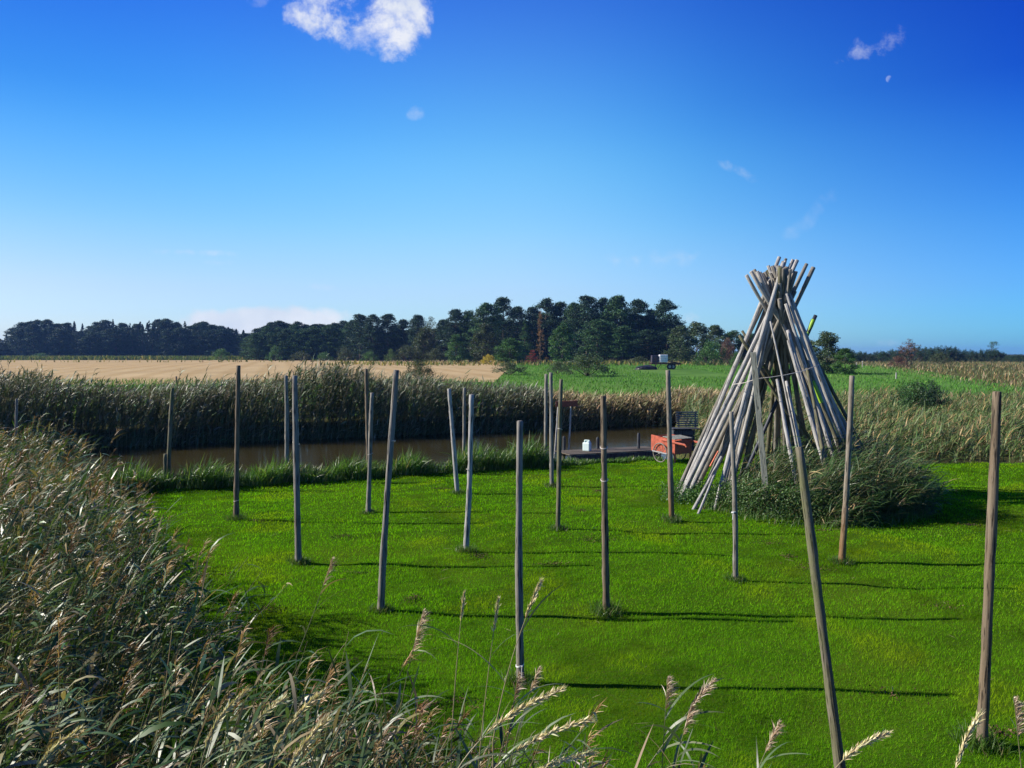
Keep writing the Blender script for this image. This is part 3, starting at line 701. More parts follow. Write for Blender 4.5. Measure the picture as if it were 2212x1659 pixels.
# right group, tops pointing left; sunlit look put into the pale wood
RG = [((487, 242), (1040, 1230), 18.8, 19.6, .10, 'pole_pale', 'outermost left pole top above the cone, pointing left'),
      ((512, 222), (1085, 1225), 18.7, 19.3, .13, 'pole_pale', None), ((528, 212), (1120, 1250), 18.9, 19.4, .11, 'pole', None),
      ((545, 222), (1010, 1200), 18.8, 18.8, .12, 'pole_pale', None), ((560, 226), (1060, 1230), 19.0, 19.1, .11, 'pole_pale', None),
      ((575, 232), (1140, 1240), 19.2, 19.7, .11, 'pole', None), ((606, 190), (975, 1200), 19.3, 19.0, .10, 'pole_pale', None),
      ((588, 225), (930, 1190), 19.3, 18.6, .11, 'pole', None), ((620, 200), (1100, 1230), 19.4, 20.0, .12, 'pole', None),
      ((600, 215), (1155, 1250), 19.5, 19.9, .10, 'pole_moss', None)]
CG = [((672, 200), (600, 1160), 18.45, 20.3, .13, 'pole_moss', None), ((690, 205), (665, 1160), 18.4, 20.4, .11, 'pole', None),
      ((728, 210), (640, 1160), 18.35, 20.3, .11, 'pole', None), ((660, 215), (700, 1160), 18.6, 20.2, .11, 'pole', None),
      ((714, 545), (905, 1190), 18.35, 17.6, .12, 'pole_pale', 'pale shorter pole leaning on the right face of the cone with a blunt lit top'),
      ((716, 600), (860, 1100), 18.2, 17.4, .10, 'pole_pale', None), ((655, 815), (745, 1295), 17.9, 17.0, .10, 'pole_pale', 'short pale pole in the middle of the cone front'),
      ((706, 345), (985, 1180), 18.55, 17.9, .11, 'pole_pale', None), ((704, 400), (950, 1200), 18.45, 17.7, .10, 'pole_pale', None), ((716, 330), (1030, 1200), 18.65, 18.2, .11, 'pole_pale', None), ((722, 345), (1062, 1210), 18.75, 18.5, .11, 'pole_pale', None),  # pale poles added to brighten the right face of the cone
      ((706, 825), (785, 1190), 18.0, 17.3, .09, 'pole_pale', None),
      ((820, 755), (935, 1370), 17.9, 16.6, .10, 'pole_moss', 'short greenish mossy pole leaning on the cone front'),
      ((463, 548), (800, 1090), 19.2, 19.0, .09, 'pole_moss', 'upper of two pole ends poking out of the left flank of the cone'),
      ((449, 573), (760, 1080), 19.0, 18.9, .09, 'pole_moss', 'lower of two pole ends poking out of the left flank of the cone'),
      ((618, 497), (700, 900), 18.3, 18.0, .06, 'pole_pale', None)]
for i, (tp, ft, yt, yb, dia, mt, lab) in enumerate(LG): cpole(tp, ft, yt, yb, dia, mt, lab or 'one of the grey poles of the cone leaning up from the lower left')
for i, (tp, ft, yt, yb, dia, mt, lab) in enumerate(RG): cpole(tp, ft, yt, yb, dia, mt, lab or 'one of the grey poles of the cone leaning up from the lower right')
for i, (tp, ft, yt, yb, dia, mt, lab) in enumerate(CG): cpole(tp, ft, yt, yb, dia, mt, lab or 'one of the grey poles leaning on the front of the cone')
for i in range(20):   # back and inner poles
    a = R(rng.uniform(-25, 205)); cx, cy = at(*z1(655, 1250), 18.9)[:2]
    fx_, fy_ = cx + 1.75 * math.cos(a), 18.9 + 1.7 * math.sin(a)
    tx, tz = rng.uniform(640, 735), rng.uniform(190, 420)
    top = at(*z1(tx - 60 * math.cos(a), tz), 18.9 - .35 * math.sin(a))
    p0 = np.array([fx_, fy_, -.02]); L = float(np.linalg.norm(top - p0))
    o = link('stacked_pole', pole_mesh(L, .065, .05, 'stacked_pole', bend=.008, sides=10, K=12), M['pole' if i % 2 else 'pole']); orient(o, p0, top)
    tag(o, 'one of the shaded poles forming the back of the cone', 'pole', 'poles stacked into the cone')
# dark pole with a lime band
a = at(*z1(560, 1150), 19.6); b_ = at(*z1(866, 462), 19.4); d = b_ - a; L = float(np.linalg.norm(d))
e = empty('banded_pole'); ext = (a[2] + .03) / (d[2] / L); a = a - d / L * ext; L += ext; orient(e, a, b_)
link('shaft', pole_mesh(L, .05, .05, 'shaft', 0), M['dkpole'], e)
bd = link('band', pole_mesh(.50, .054, .054, 'band', 0, K=6), M['lime'], e); bd.location = (0, 0, L - .62)
tag(e, 'dark pole with a bright lime band sticking out to the right of the cone', 'pole')
a = at(*z1(985, 1150), 17.9); b_ = at(*z1(800, 700), 18.25); d = (b_ - a); L = float(np.linalg.norm(d)); a = a - d / d[2] * (a[2] + .03); d = b_ - a; L = float(np.linalg.norm(d))
e = empty('banded_pole'); orient(e, a, b_); link('shaft', pole_mesh(L, .045, .04, 'shaft', 0), M['pole_moss'], e)
f_ = (at(*z1(880, 885), 18.0)[2] - a[2]) / (b_[2] - a[2])
bd = link('band', pole_mesh(.55, .047, .047, 'band', 0, K=6), M['lime'], e); bd.location = (0, 0, L * f_ - .27)
tag(e, 'thin mossy pole with a short lime stripe lying in the right side of the cone', 'pole')
# rope round the cone
g = Geo(); pts = [(412, 842, 18.1), (480, 832, 17.75), (545, 810, 17.5), (620, 802, 17.45), (700, 790, 17.45), (790, 770, 17.6), (850, 748, 17.9), (885, 733, 18.4)]
pw = [at(*z1(x, y), Y) for x, y, Y in pts]
for a, b_ in zip(pw[:-1], pw[1:]): seg_tube(g, a, b_, .008, .008, np.array([.5, .5, .5]), 6)
back = [pw[-1], pw[-1] + np.array([.1, 1.2, .02]), pw[-1] + np.array([-1.0, 1.9, 0]), pw[0] + np.array([.5, 1.6, 0]), pw[0]]
for a, b_ in zip(back[:-1], back[1:]): seg_tube(g, a, b_, .008, .008, np.array([.5, .5, .5]), 6)
o = link('rope', g.mesh('rope', True), M['rope']); tag(o, 'slack grey rope tied around the waist of the pole cone', 'rope')

def box(bm, c, s, rot=None, bev=0.0):
    m = Matrix.Translation(Vector(c)) @ (rot.to_4x4() if rot is not None else Matrix.Identity(4)) @ Matrix.Diagonal((s[0], s[1], s[2], 1))
    r = bmesh.ops.create_cube(bm, size=1.0, matrix=m)
    if bev:
        vs = set(r['verts']); ed = [e_ for e_ in bm.edges if e_.verts[0] in vs and e_.verts[1] in vs]
        bmesh.ops.bevel(bm, geom=ed, offset=bev, segments=2, affect='EDGES', profile=.5)
def cyl(bm, p0, p1, r, seg=16, r2=None):
    p0, p1 = Vector(p0), Vector(p1); d = p1 - p0
    m = Matrix.Translation((p0 + p1) / 2) @ d.to_track_quat('Z', 'Y').to_matrix().to_4x4()
    bmesh.ops.create_cone(bm, cap_ends=True, segments=seg, radius1=r, radius2=r if r2 is None else r2, depth=d.length, matrix=m)
def bobj(name, fn, mat, parent=None, loc=None):
    bm = bmesh.new(); fn(bm); me = bpy.data.meshes.new(name); bm.to_mesh(me); bm.free()
    o = link(name, me, mat, parent)
    if loc is not None: o.location = tuple(loc)
    return o
# flat plank leaning in front of the cone
a = gnd(1659, 1110); a[2] = -.03; b_ = at(1627, 761, a[1] + .7); d = b_ - a; L = float(np.linalg.norm(d))
o = bobj('plank', lambda bm: box(bm, (0, 0, L / 2), (.125, .035, L), bev=.004), M['plank'])
o.location = tuple(a); zax = Vector(d).normalized(); xax = Vector((1, -.25, 0)); yax = zax.cross(xax).normalized(); xax = yax.cross(zax)
o.rotation_mode = 'QUATERNION'; o.rotation_quaternion = Matrix((xax, yax, zax)).transposed().to_quaternion()
tag(o, 'flat square-edged pale plank standing against the front of the pole cone', 'plank')
# orange scrap at the cone foot
p = at(*z1(310, 1250), 18.0)
o = bobj('plastic_scrap', lambda bm: box(bm, (0, 0, 0), (.035, .03, .42), bev=.008), M['orange'], loc=p); o.rotation_euler = (.1, R(28), .3)
tag(o, 'small orange plastic strip at the lower left foot of the pole cone', 'scrap')

# cut sticks and driftwood at the left foot
for k, (f, tq) in enumerate([((232, 1462), (350, 1240)), ((330, 1450), (365, 1300)), ((285, 1400), (330, 1290))]):
    o = cpole(tq, f, 17.9, 17.3, .06 if k else .09, 'pole_pale', 'short pale stick lying at the lower left foot of the cone', 'short sticks at the cone foot', 'stick')

# plants growing round the cone
cone_c = (7.25, 17.9)
g = Geo()
X, Y = uni(5600, 3.9, 9.8, 14.9, 20.9)
def inmound(X, Y, k=1.0):
    return ((X - 6.85) / (2.25 * k)) ** 2 + ((Y - 17.6) / (2.15 * k)) ** 2
m_ = inmound(X, Y) + .40 * lownoise(X, Y, .4, 4)
k = (m_ < 1) & ~((X < 5.6) & (Y > 17.3)) ; X, Y = X[k], Y[k]; m_ = m_[k]
hh = (1 + .55 * lownoise(X, Y, .30, 9)) * np.interp(m_, [0, .6, 1.0], [1.35, 1.05, .55]) * np.interp(X, [4.3, 5.5, 6.5, 8.0], [.4, .75, 1.05, 1.2])
reeds(g, X, Y, hh, leaves=10, K=3, strands=0, lw=.018, ll=.42, lean=.42, cols=((.04, .085, .020), (.07, .13, .035), (.34, .26, .12)), cw=(5, 3, .55), lowfrac=.05, a0m=.95, azs=.75)
o = link('reed_thicket', g.mesh('reed_thicket'), M['reed'])
tag(o, 'wind-blown dark green reeds growing thickly around the foot of the pole cone', 'reeds', kind='stuff')
g = Geo()
X, Y = uni(6000, 4.0, 8.6, 15.0, 17.5)
k = inmound(X, Y, 1.02) < 1.0; X, Y = X[k], Y[k]; n = len(X)
P = np.stack([X, Y, zg(X, Y) + rng.uniform(0, 1, n) ** 1.3 * np.interp(X, [4.2, 5.2, 8.5], [.35, .75, .55])], -1)
P = np.repeat(P, 6, 0) + rng.normal(size=(n * 6, 3)) * .05
cards(g, P, rng.uniform(.03, .07, n * 6), .6, pick([(.045, .095, .025), (.08, .15, .04), (.13, .19, .06)], (5, 3, 1), n * 6))
X, Y = uni(7000, 3.4, 10.6, 14.4, 18)
k = (inmound(X, Y, 1.15) < 1.05) & (inmound(X, Y, .85) > 1.0); X, Y = X[k], Y[k]
grass(g, X, Y, .10, .34, .011, 3, [(.06, .14, .02), (.09, .18, .03), (.2, .18, .09)], (4, 3, 1), windk=.5, l1m=1.5)
X, Y = uni(1500, 3.5, 5.6, 17.3, 19.3)
k = ((X - 4.5) ** 2 / .9 + (Y - 18.2) ** 2 / .6) < 1; X, Y = X[k], Y[k]; n = len(X)
P = np.repeat(np.stack([X, Y, zg(X, Y) + rng.uniform(0, .34, n)], -1), 5, 0) + rng.normal(size=(n * 5, 3)) * .05
cards(g, P, rng.uniform(.03, .07, n * 5), .6, pick([(.045, .11, .025), (.08, .17, .04), (.13, .21, .06)], (5, 3, 1), n * 5))
o = link('nettles', g.mesh('nettles'), M['leafy'])
tag(o, 'leafy green weeds and long grass along the front of the pole cone', 'weeds', kind='stuff')

# ------------------------------------------------------------------ jetty
e = empty('jetty', gnd(1300, 985, .1)); ex, ey = e.location.x, e.location.y; e.location.z = 0
A_ = np.array(gnd(1232, 983, .1)); B_ = np.array(gnd(1430, 972.5, .1)); ang = math.atan2(B_[1] - A_[1], B_[0] - A_[0]); LJ = float(np.linalg.norm((B_ - A_)[:2])); mid = (A_ + B_) / 2
e.location = (mid[0], mid[1], 0); e.rotation_euler = (0, 0, ang)
def deck(bm):
    nb = 8
    for i in range(nb):
        box(bm, (rng.normal() * .015, .07 + i * .145, .1 + rng.normal() * .003), (LJ + .05, .132, .035), bev=.004)
bobj('deck', deck, M['deck'], e)
bobj('beam', lambda bm: box(bm, (0, .03, -.22), (LJ - .05, .05, .59), bev=.004), M['darkwood'], e)  # front beam, deepened into a dark board that stands for shade under the deck
bobj('beam', lambda bm: box(bm, (0, 1.08, .005), (LJ - .05, .05, .14), bev=.004), M['darkwood'], e)
for x in (-LJ / 2 + .2, 0, LJ / 2 - .2):
    for y in (.10, 1.0):
        bobj('support_post', lambda bm: cyl(bm, (x, y, -1.4), (x, y, .07), .05), M['deck'], e)
tag(e, 'low weathered wooden jetty reaching along the canal beside the red cart', 'jetty')
for (px, ty, by, lab) in ((1218.5, 942, 974, 'dark mooring post at the left end of the jetty'), (1379.5, 935, 968, 'pointed dark mooring post on the water side of the jetty by the cart'), (1291, 944, 968, 'mooring post almost hidden behind the brown pole at the jetty')):
    Y = 27.1; b_ = at(px, ty, Y); base = np.array([b_[0], Y + .0, -1.3]); L = b_[2] + 1.3
    def mp(bm): cyl(bm, (0, 0, 0), (0, 0, L - .05), .055, 12); cyl(bm, (0, 0, L - .05), (0, 0, L), .055, 12, .03)
    o = bobj('mooring_post', mp, M['darkwood'], loc=base); tag(o, lab, 'post', 'mooring posts at the jetty')
# signboard on two posts
e = empty('signboard', (at(1224, 870, 27.0)[0], 27.0, 0))
zt = at(1224, 872, 27.0)[2]
bobj('board', lambda bm: box(bm, (0.0, -.06, zt), (.78, .035, .20), Matrix.Rotation(R(-2), 3, 'Y'), bev=.006), M['redboard'], e)
for (xt, xb) in ((1207, 1199), (1234, 1229)):
    tp_ = at(xt, 866, 27.0) - np.array(e.location); bp_ = at(xb, 975, 27.0) - np.array(e.location); dd = (bp_ - tp_); dd = dd / dd[2] * (-1.2 - tp_[2])
    o = link('post', pole_mesh(float(np.linalg.norm(dd)), .036, .032, 'post', .004), M['pole_pale'], e); orient(o, tp_ + dd, tp_)
tag(e, 'red brown board carried on two thin pale posts beside the jetty', 'sign')
# jerrycan on the jetty
jp = gnd(1268, 974, .12); e = empty('jerrycan', (jp[0], jp[1], .119), R(-32))
bobj('body', lambda bm: (box(bm, (0, 0, .15), (.27, .19, .30), bev=.03), box(bm, (.055, 0, .315), (.10, .15, .06), bev=.02)), M['mint'], e)
bobj('handle', lambda bm: (box(bm, (0.0, 0, .375), (.20, .035, .03), bev=.01), box(bm, (-.09, 0, .335), (.035, .035, .10), bev=.01), box(bm, (.08, 0, .345), (.035, .035, .06), bev=.008)), M['mint'], e)
bobj('cap', lambda bm: cyl(bm, (-.095, .045, .29), (-.11, .05, .345), .028), M['mint'], e)
tag(e, 'pale mint plastic jerrycan standing on the jetty', 'jerrycan')

# ------------------------------------------------------------------ handcart
e = empty('handcart', (0, 0, 0)); wp = gnd(1428, 999)
yaw = math.atan2(-.83, .55)         # local +x runs from the back of the box to the handles
e.location = (wp[0], wp[1], 0); e.rotation_euler = (0, 0, yaw)
# local frame: wheel axle at x=0 on side y=-W/2 (the side lit from the left), box from x=-.5 to .55
Wc, zb = .74, .36
def sidep(y):
    def f(bm):
        v = [(-.52, 0, zb - .02), (.55, 0, zb - .06), (.55, 0, zb + .40), (-.52, 0, zb + .50)]
        vs = [bm.verts.new((a, y - .015, c)) for a, b, c in v] + [bm.verts.new((a, y + .015, c)) for a, b, c in v]
        bm.faces.new(vs[:4]); bm.faces.new(vs[7:3:-1])
        for i in range(4): bm.faces.new([vs[i], vs[4 + i], vs[4 + (i + 1) % 4], vs[(i + 1) % 4]])
        bmesh.ops.recalc_face_normals(bm, faces=bm.faces)
    return f
e.location = Vector(e.location) + Matrix.Rotation(yaw, 3, 'Z') @ Vector((0, Wc / 2 + .07, 0))
for y in (-Wc / 2, Wc / 2):
    bobj('side_panel', sidep(y), M['redpaint'], e)
    bobj('handle', lambda bm: (box(bm, (.50, y * 1.08, zb + .34), (1.05, .045, .06), Matrix.Rotation(R(4), 3, 'Y'), bev=.012), cyl(bm, (1.02, y * 1.08, zb + .30), (1.06, y * 1.08, zb + .24), .03, 10)), M['redpaint'], e)
bobj('end_panel', lambda bm: box(bm, (.535, 0, zb + .17), (.03, Wc - .03, .44)), M['redpaint'], e)
bobj('end_panel', lambda bm: box(bm, (-.505, 0, zb + .22), (.03, Wc - .03, .46)), M['redpaint'], e)
bobj('floor', lambda bm: box(bm, (.0, 0, zb + .0), (1.04, Wc - .04, .03)), M['redboard'], e)
bobj('lid_board', lambda bm: box(bm, (.27, .02, zb + .455), (.55, Wc + .06, .022), Matrix.Rotation(R(5), 3, 'Y'), bev=.003), M['plank'], e)
for y in (-Wc / 2 + .02, Wc / 2 - .02):
    bobj('leg', lambda bm: box(bm, (.52, y, zb / 2 - .01), (.05, .05, zb + .03), bev=.005), M['redpaint'], e)
def wheel(y):
    rim = Geo(); Nn = 28; r = .305
    for i in range(Nn):
        a0, a1 = 2 * math.pi * i / Nn, 2 * math.pi * (i + 1) / Nn
        seg_tube(rim, (r * math.cos(a0), 0, r * math.sin(a0)), (r * math.cos(a1), 0, r * math.sin(a1)), .020, .020, np.array([.3, .3, .3]), 6)
    wh = empty('wheel', (-.05, y, .315)); wh.parent = e
    link('rim', rim.mesh('rim', True), M['steelrim'], wh)
    sg = Geo()
    for i in range(12):
        a0 = 2 * math.pi * i / 12; seg_tube(sg, (.03 * math.cos(a0), 0, .03 * math.sin(a0)), (r * math.cos(a0), 0, r * math.sin(a0)), .006, .006, np.array([.3, .3, .3]), 4)
    link('spokes', sg.mesh('spokes'), M['steelrim'], wh)
    bobj('hub', lambda bm: cyl(bm, (0, -.05, 0), (0, .05, 0), .035, 12), M['grey_metal'], wh)
wheel(-Wc / 2 - .07); wheel(Wc / 2 + .07)
bobj('axle_board', lambda bm: box(bm, (-.02, -Wc / 2 - .12, .335), (.66, .03, .035), Matrix.Rotation(R(3), 3, 'Y')), M['grey_metal'], e)
tag(e, 'faded red wooden two-wheeled handcart parked between the jetty and the cone', 'handcart')
# bench box with slatted back
bx = at(1473, 940, 27.6); e = empty('slatted_bench', (bx[0], 27.6, 0), R(6))
bobj('seat_box', lambda bm: [box(bm, (0, 0, .09 + .19 * i), (.80, .50, .17), bev=.006) for i in range(4)], M['darkwood'], e)
bobj('seat', lambda bm: box(bm, (.10, .02, .795), (1.02, .58, .03), bev=.005), M['darkwood'], e)
M['greyslat'] = wood('grey_slats', (.12, .12, .12), (.22, .22, .21), (.15, .15, .14))
bobj('backrest', lambda bm: ([box(bm, (.30, .28 + .012 * i, .865 + i * .082), (.84, .02, .052), bev=.004) for i in range(7)],), M['greyslat'], e)
bobj('back_post', lambda bm: box(bm, (-.02, .325, 1.05), (.04, .03, .65), Matrix.Rotation(R(-8), 3, 'X')), M['darkwood'], e)
bobj('back_post', lambda bm: box(bm, (.62, .325, 1.05), (.04, .03, .65), Matrix.Rotation(R(-8), 3, 'X')), M['darkwood'], e)
tag(e, 'dark wooden box bench with a grey slatted backrest behind the red handcart', 'bench')

# ------------------------------------------------------------------ trees
def clump(g, c, rx, rz, n, size, aspect, col, flat=.4, s=.16):
    P = rng.normal(size=(n, 3)); P /= np.linalg.norm(P, axis=1)[:, None]; P *= rng.uniform(.25, 1, (n, 1)) ** .5
    P[rng.random(n) < .16] *= 1.45
    P = P * np.array([rx, rx, rz]) + np.array(c)
    cc = jit(col, n, s * 1.8) * rng.uniform(.6, 1.45)
    cards(g, P, rng.uniform(.6, 1.3, n) * size, aspect, np.clip(cc, .002, 1), flat)
def mk_tree(kind, col, seed):
    global rng
    keep = rng; rng = np.random.default_rng(seed)
    cr, tr = Geo(), Geo(); bc = np.array([.10, .08, .06])
    if kind == 'pine':     # unit height 18
        H = 18; seg_tube(tr, (0, 0, 0), (0, 0, H * .93), .26, .07, bc, 7, 8, .10)
        for i in range(165):
            t = rng.uniform(.0, 1) ** .8; z = H * (.03 + .95 * t)
            prof = np.interp(t, [0, .45, .72, .9, 1], [4.2, 4.4, 3.6, 2.1, .5]); a = rng.uniform(0, 6.28); r = prof * rng.uniform(.35, 1.05)
            c = np.array([r * math.cos(a), r * math.sin(a), z + r * .12])
            if i % 2: seg_tube(tr, (0, 0, z - r * .35), c, .07, .02, bc, 4)
            clump(cr, c, rng.uniform(.8, 1.5), rng.uniform(.4, .8), 95, .46, .42, col, .3)
    elif kind == 'spruce':
        H = 18; seg_tube(tr, (0, 0, 0), (0, 0, H), .24, .03, bc, 6, 6, .05)
        for i in range(130):
            t = rng.uniform(0, 1); z = H * (.06 + .93 * t); a = rng.uniform(0, 6.28); R0 = (1 - t) ** .85 * 3.1 + .10
            r = R0 * rng.uniform(.5, 1.0); c = np.array([r * math.cos(a), r * math.sin(a), z - r * .2])
            clump(cr, c, .12 + .38 * R0, .22 + .12 * R0, 60, .40, .36, col, .3)
        clump(cr, (0, 0, H * .97), .10, .8, 26, .25, .3, col, 0)
    elif kind == 'broad':
        H = 12; seg_tube(tr, (0, 0, 0), (0, 0, H * .7), .2, .06, bc, 6, 5, .12)
        for i in range(90):
            t = rng.uniform(0, 1); z = H * (.04 + .93 * t); a = rng.uniform(0, 6.28)
            prof = np.interp(t, [0, .25, .6, .9, 1], [2.2, 3.3, 3.1, 1.4, .3]); r = prof * rng.uniform(.3, 1.0) ** .7
            c = np.array([r * math.cos(a), r * math.sin(a), z])
            if i % 3 == 0: seg_tube(tr, (0, 0, max(.3, z - r * .8)), c, .06, .02, bc, 4)
            clump(cr, c, rng.uniform(.7, 1.15), rng.uniform(.55, .95), 95, .38, .62, col, .2)
    elif kind == 'open':     # airy small tree with visible limbs
        H = 9
        for q in range(3): seg_tube(tr, (0, 0, 0), (rng.normal() * .8, rng.normal() * .8, H * .7), .12, .03, bc, 5, 5, .1)
        for i in range(46):
            t = rng.uniform(.2, 1); z = H * t; a = rng.uniform(0, 6.28); r = np.interp(t, [.2, .6, 1], [2.4, 2.3, .6]) * rng.uniform(.2, 1)
            c = np.array([r * math.cos(a), r * math.sin(a), z]); seg_tube(tr, (c[0] * .2, c[1] * .2, max(.2, z - r * .9)), c, .035, .012, bc, 4)
            clump(cr, c, rng.uniform(.35, .7), rng.uniform(.3, .6), 40, .22, .6, col, .2)
    elif kind == 'larch':
        H = 12; seg_tube(tr, (0, 0, 0), (0, 0, H), .14, .02, bc, 5, 5, .04)
        for i in range(60):
            t = rng.uniform(0, 1); z = H * (.05 + .94 * t); a = rng.uniform(0, 6.28); r = ((1 - t) * 1.7 + .1) * rng.uniform(.3, 1)
            clump(cr, (r * math.cos(a), r * math.sin(a), z), .45, .3, 26, .26, .35, col, .3)
    else:    # bush, unit 3 high, 7 wide
        for q in range(9):
            a = rng.uniform(0, 6.28); seg_tube(tr, (0, 0, 0), (2.3 * math.cos(a), 2.3 * math.sin(a), 1.8), .06, .02, bc, 4, 3, .05)
        for i in range(95):
            a = rng.uniform(0, 6.28); ph = rng.uniform(0, 1) ** .7; r = 3.1 * math.cos(ph * 1.5) * rng.uniform(.6, 1.05); z = 2.75 * math.sin(ph * 1.5) * rng.uniform(.5, 1.05)
            clump(cr, (r * math.cos(a), r * math.sin(a), max(.25, z)), rng.uniform(.3, .6), rng.uniform(.25, .5), 60, .17, .5, col, .2)
    rng = keep
    return cr.mesh('crown'), tr.mesh('trunk', True)
UNIT = {'pine': (18, 4.6), 'spruce': (18, 3.4), 'broad': (12, 3.9), 'open': (9, 2.6), 'larch': (12, 1.9), 'bush': (3.1, 3.6)}
cache = {}
CP = {'dark': (.026, .060, .028), 'dark2': (.042, .095, .028), 'olive': (.055, .075, .030), 'green': (.055, .125, .030), 'lgreen': (.075, .13, .040),
      'rust': (.22, .12, .045), 'yellow': (.42, .33, .04), 'red': (.20, .030, .025), 'greyg': (.070, .105, .048), 'brownred': (.13, .07, .05)}
def tree(kind, colk, var, px, topy, basey, halfw, Y, name, label, cat='tree', group=None):
    key = (kind, colk, var)
    if key not in cache:
        cm, tm = mk_tree(kind, CP[colk], hash(kind) * 0 + sum(map(ord, kind + colk)) * 7 + var)
        cm.materials.append(M['needle'] if kind in ('pine', 'spruce') else M['leafy']); tm.materials.append(M['bark']); cache[key] = (cm, tm)
    cm, tm = cache[key]
    halfw = halfw * (1.18 if kind == 'pine' else 1.12)
    b = at(px, basey, Y); b[2] = float(zg(b[0], b[1])) - .05
    h = at(px, topy, Y)[2] - b[2]
    e = empty(name, b, rng.uniform(0, 6.28)); H0, W0 = UNIT[kind]
    wv = halfw / F_ * Y / W0
    e.scale = (wv, wv, h / H0)
    tag(e, label, cat, group)
    for nm, me in (('trunk', tm), ('crown', cm)):
        o = bpy.data.objects.new(nm, me); COL.objects.link(o); o.parent = e
    return e
# left wood, skyline heights by pixel
LX = [-60, 0, 30, 60, 100, 125, 165, 200, 215, 260, 300, 330, 350, 400, 440, 480, 520, 540]
LY = [742, 730, 706, 690, 690, 687, 693, 703, 690, 689, 692, 688, 686, 694, 690, 699, 705, 712]
GL = 'dark conifers of the wood behind the stubble field'
for row in range(3):
    x = -70 + row * 9
    while x < 545:
        ty = np.interp(x, LX, LY) + (abs(rng.normal()) * 5 if row == 0 else rng.uniform(0, 22) + 4 * row)
        kd = 'spruce' if rng.random() < .33 else 'pine'
        tree(kd, 'dark', int(rng.integers(4)), x, ty, 776, (13 if kd == 'spruce' else 21) * rng.uniform(.85, 1.2), 436 - 11 * row, 'pine_tree' if kd == 'pine' else 'spruce_tree', 'dark conifer in the shaded left part of the wood beyond the stubble field', 'tree', GL)
        x += rng.uniform(12, 22)
MX = [540, 565, 595, 625, 660, 700, 735, 755]; MY = [716, 706, 693, 692, 697, 699, 696, 690]
for row in range(3):
    x = 540 + row * 7
    while x < 770:
        ty = np.interp(x, MX, MY) + (abs(rng.normal()) * 4 if row == 0 else rng.uniform(3, 30))
        tree('pine', ['dark', 'dark2', 'dark2'][row], int(rng.integers(4)), x, ty, 779, rng.uniform(17, 25), 335 - 12 * row, 'pine_tree', 'pine in the middle part of the wood, left of the tall pines', 'tree', 'pines in the middle of the wood')
        x += rng.uniform(13, 22)
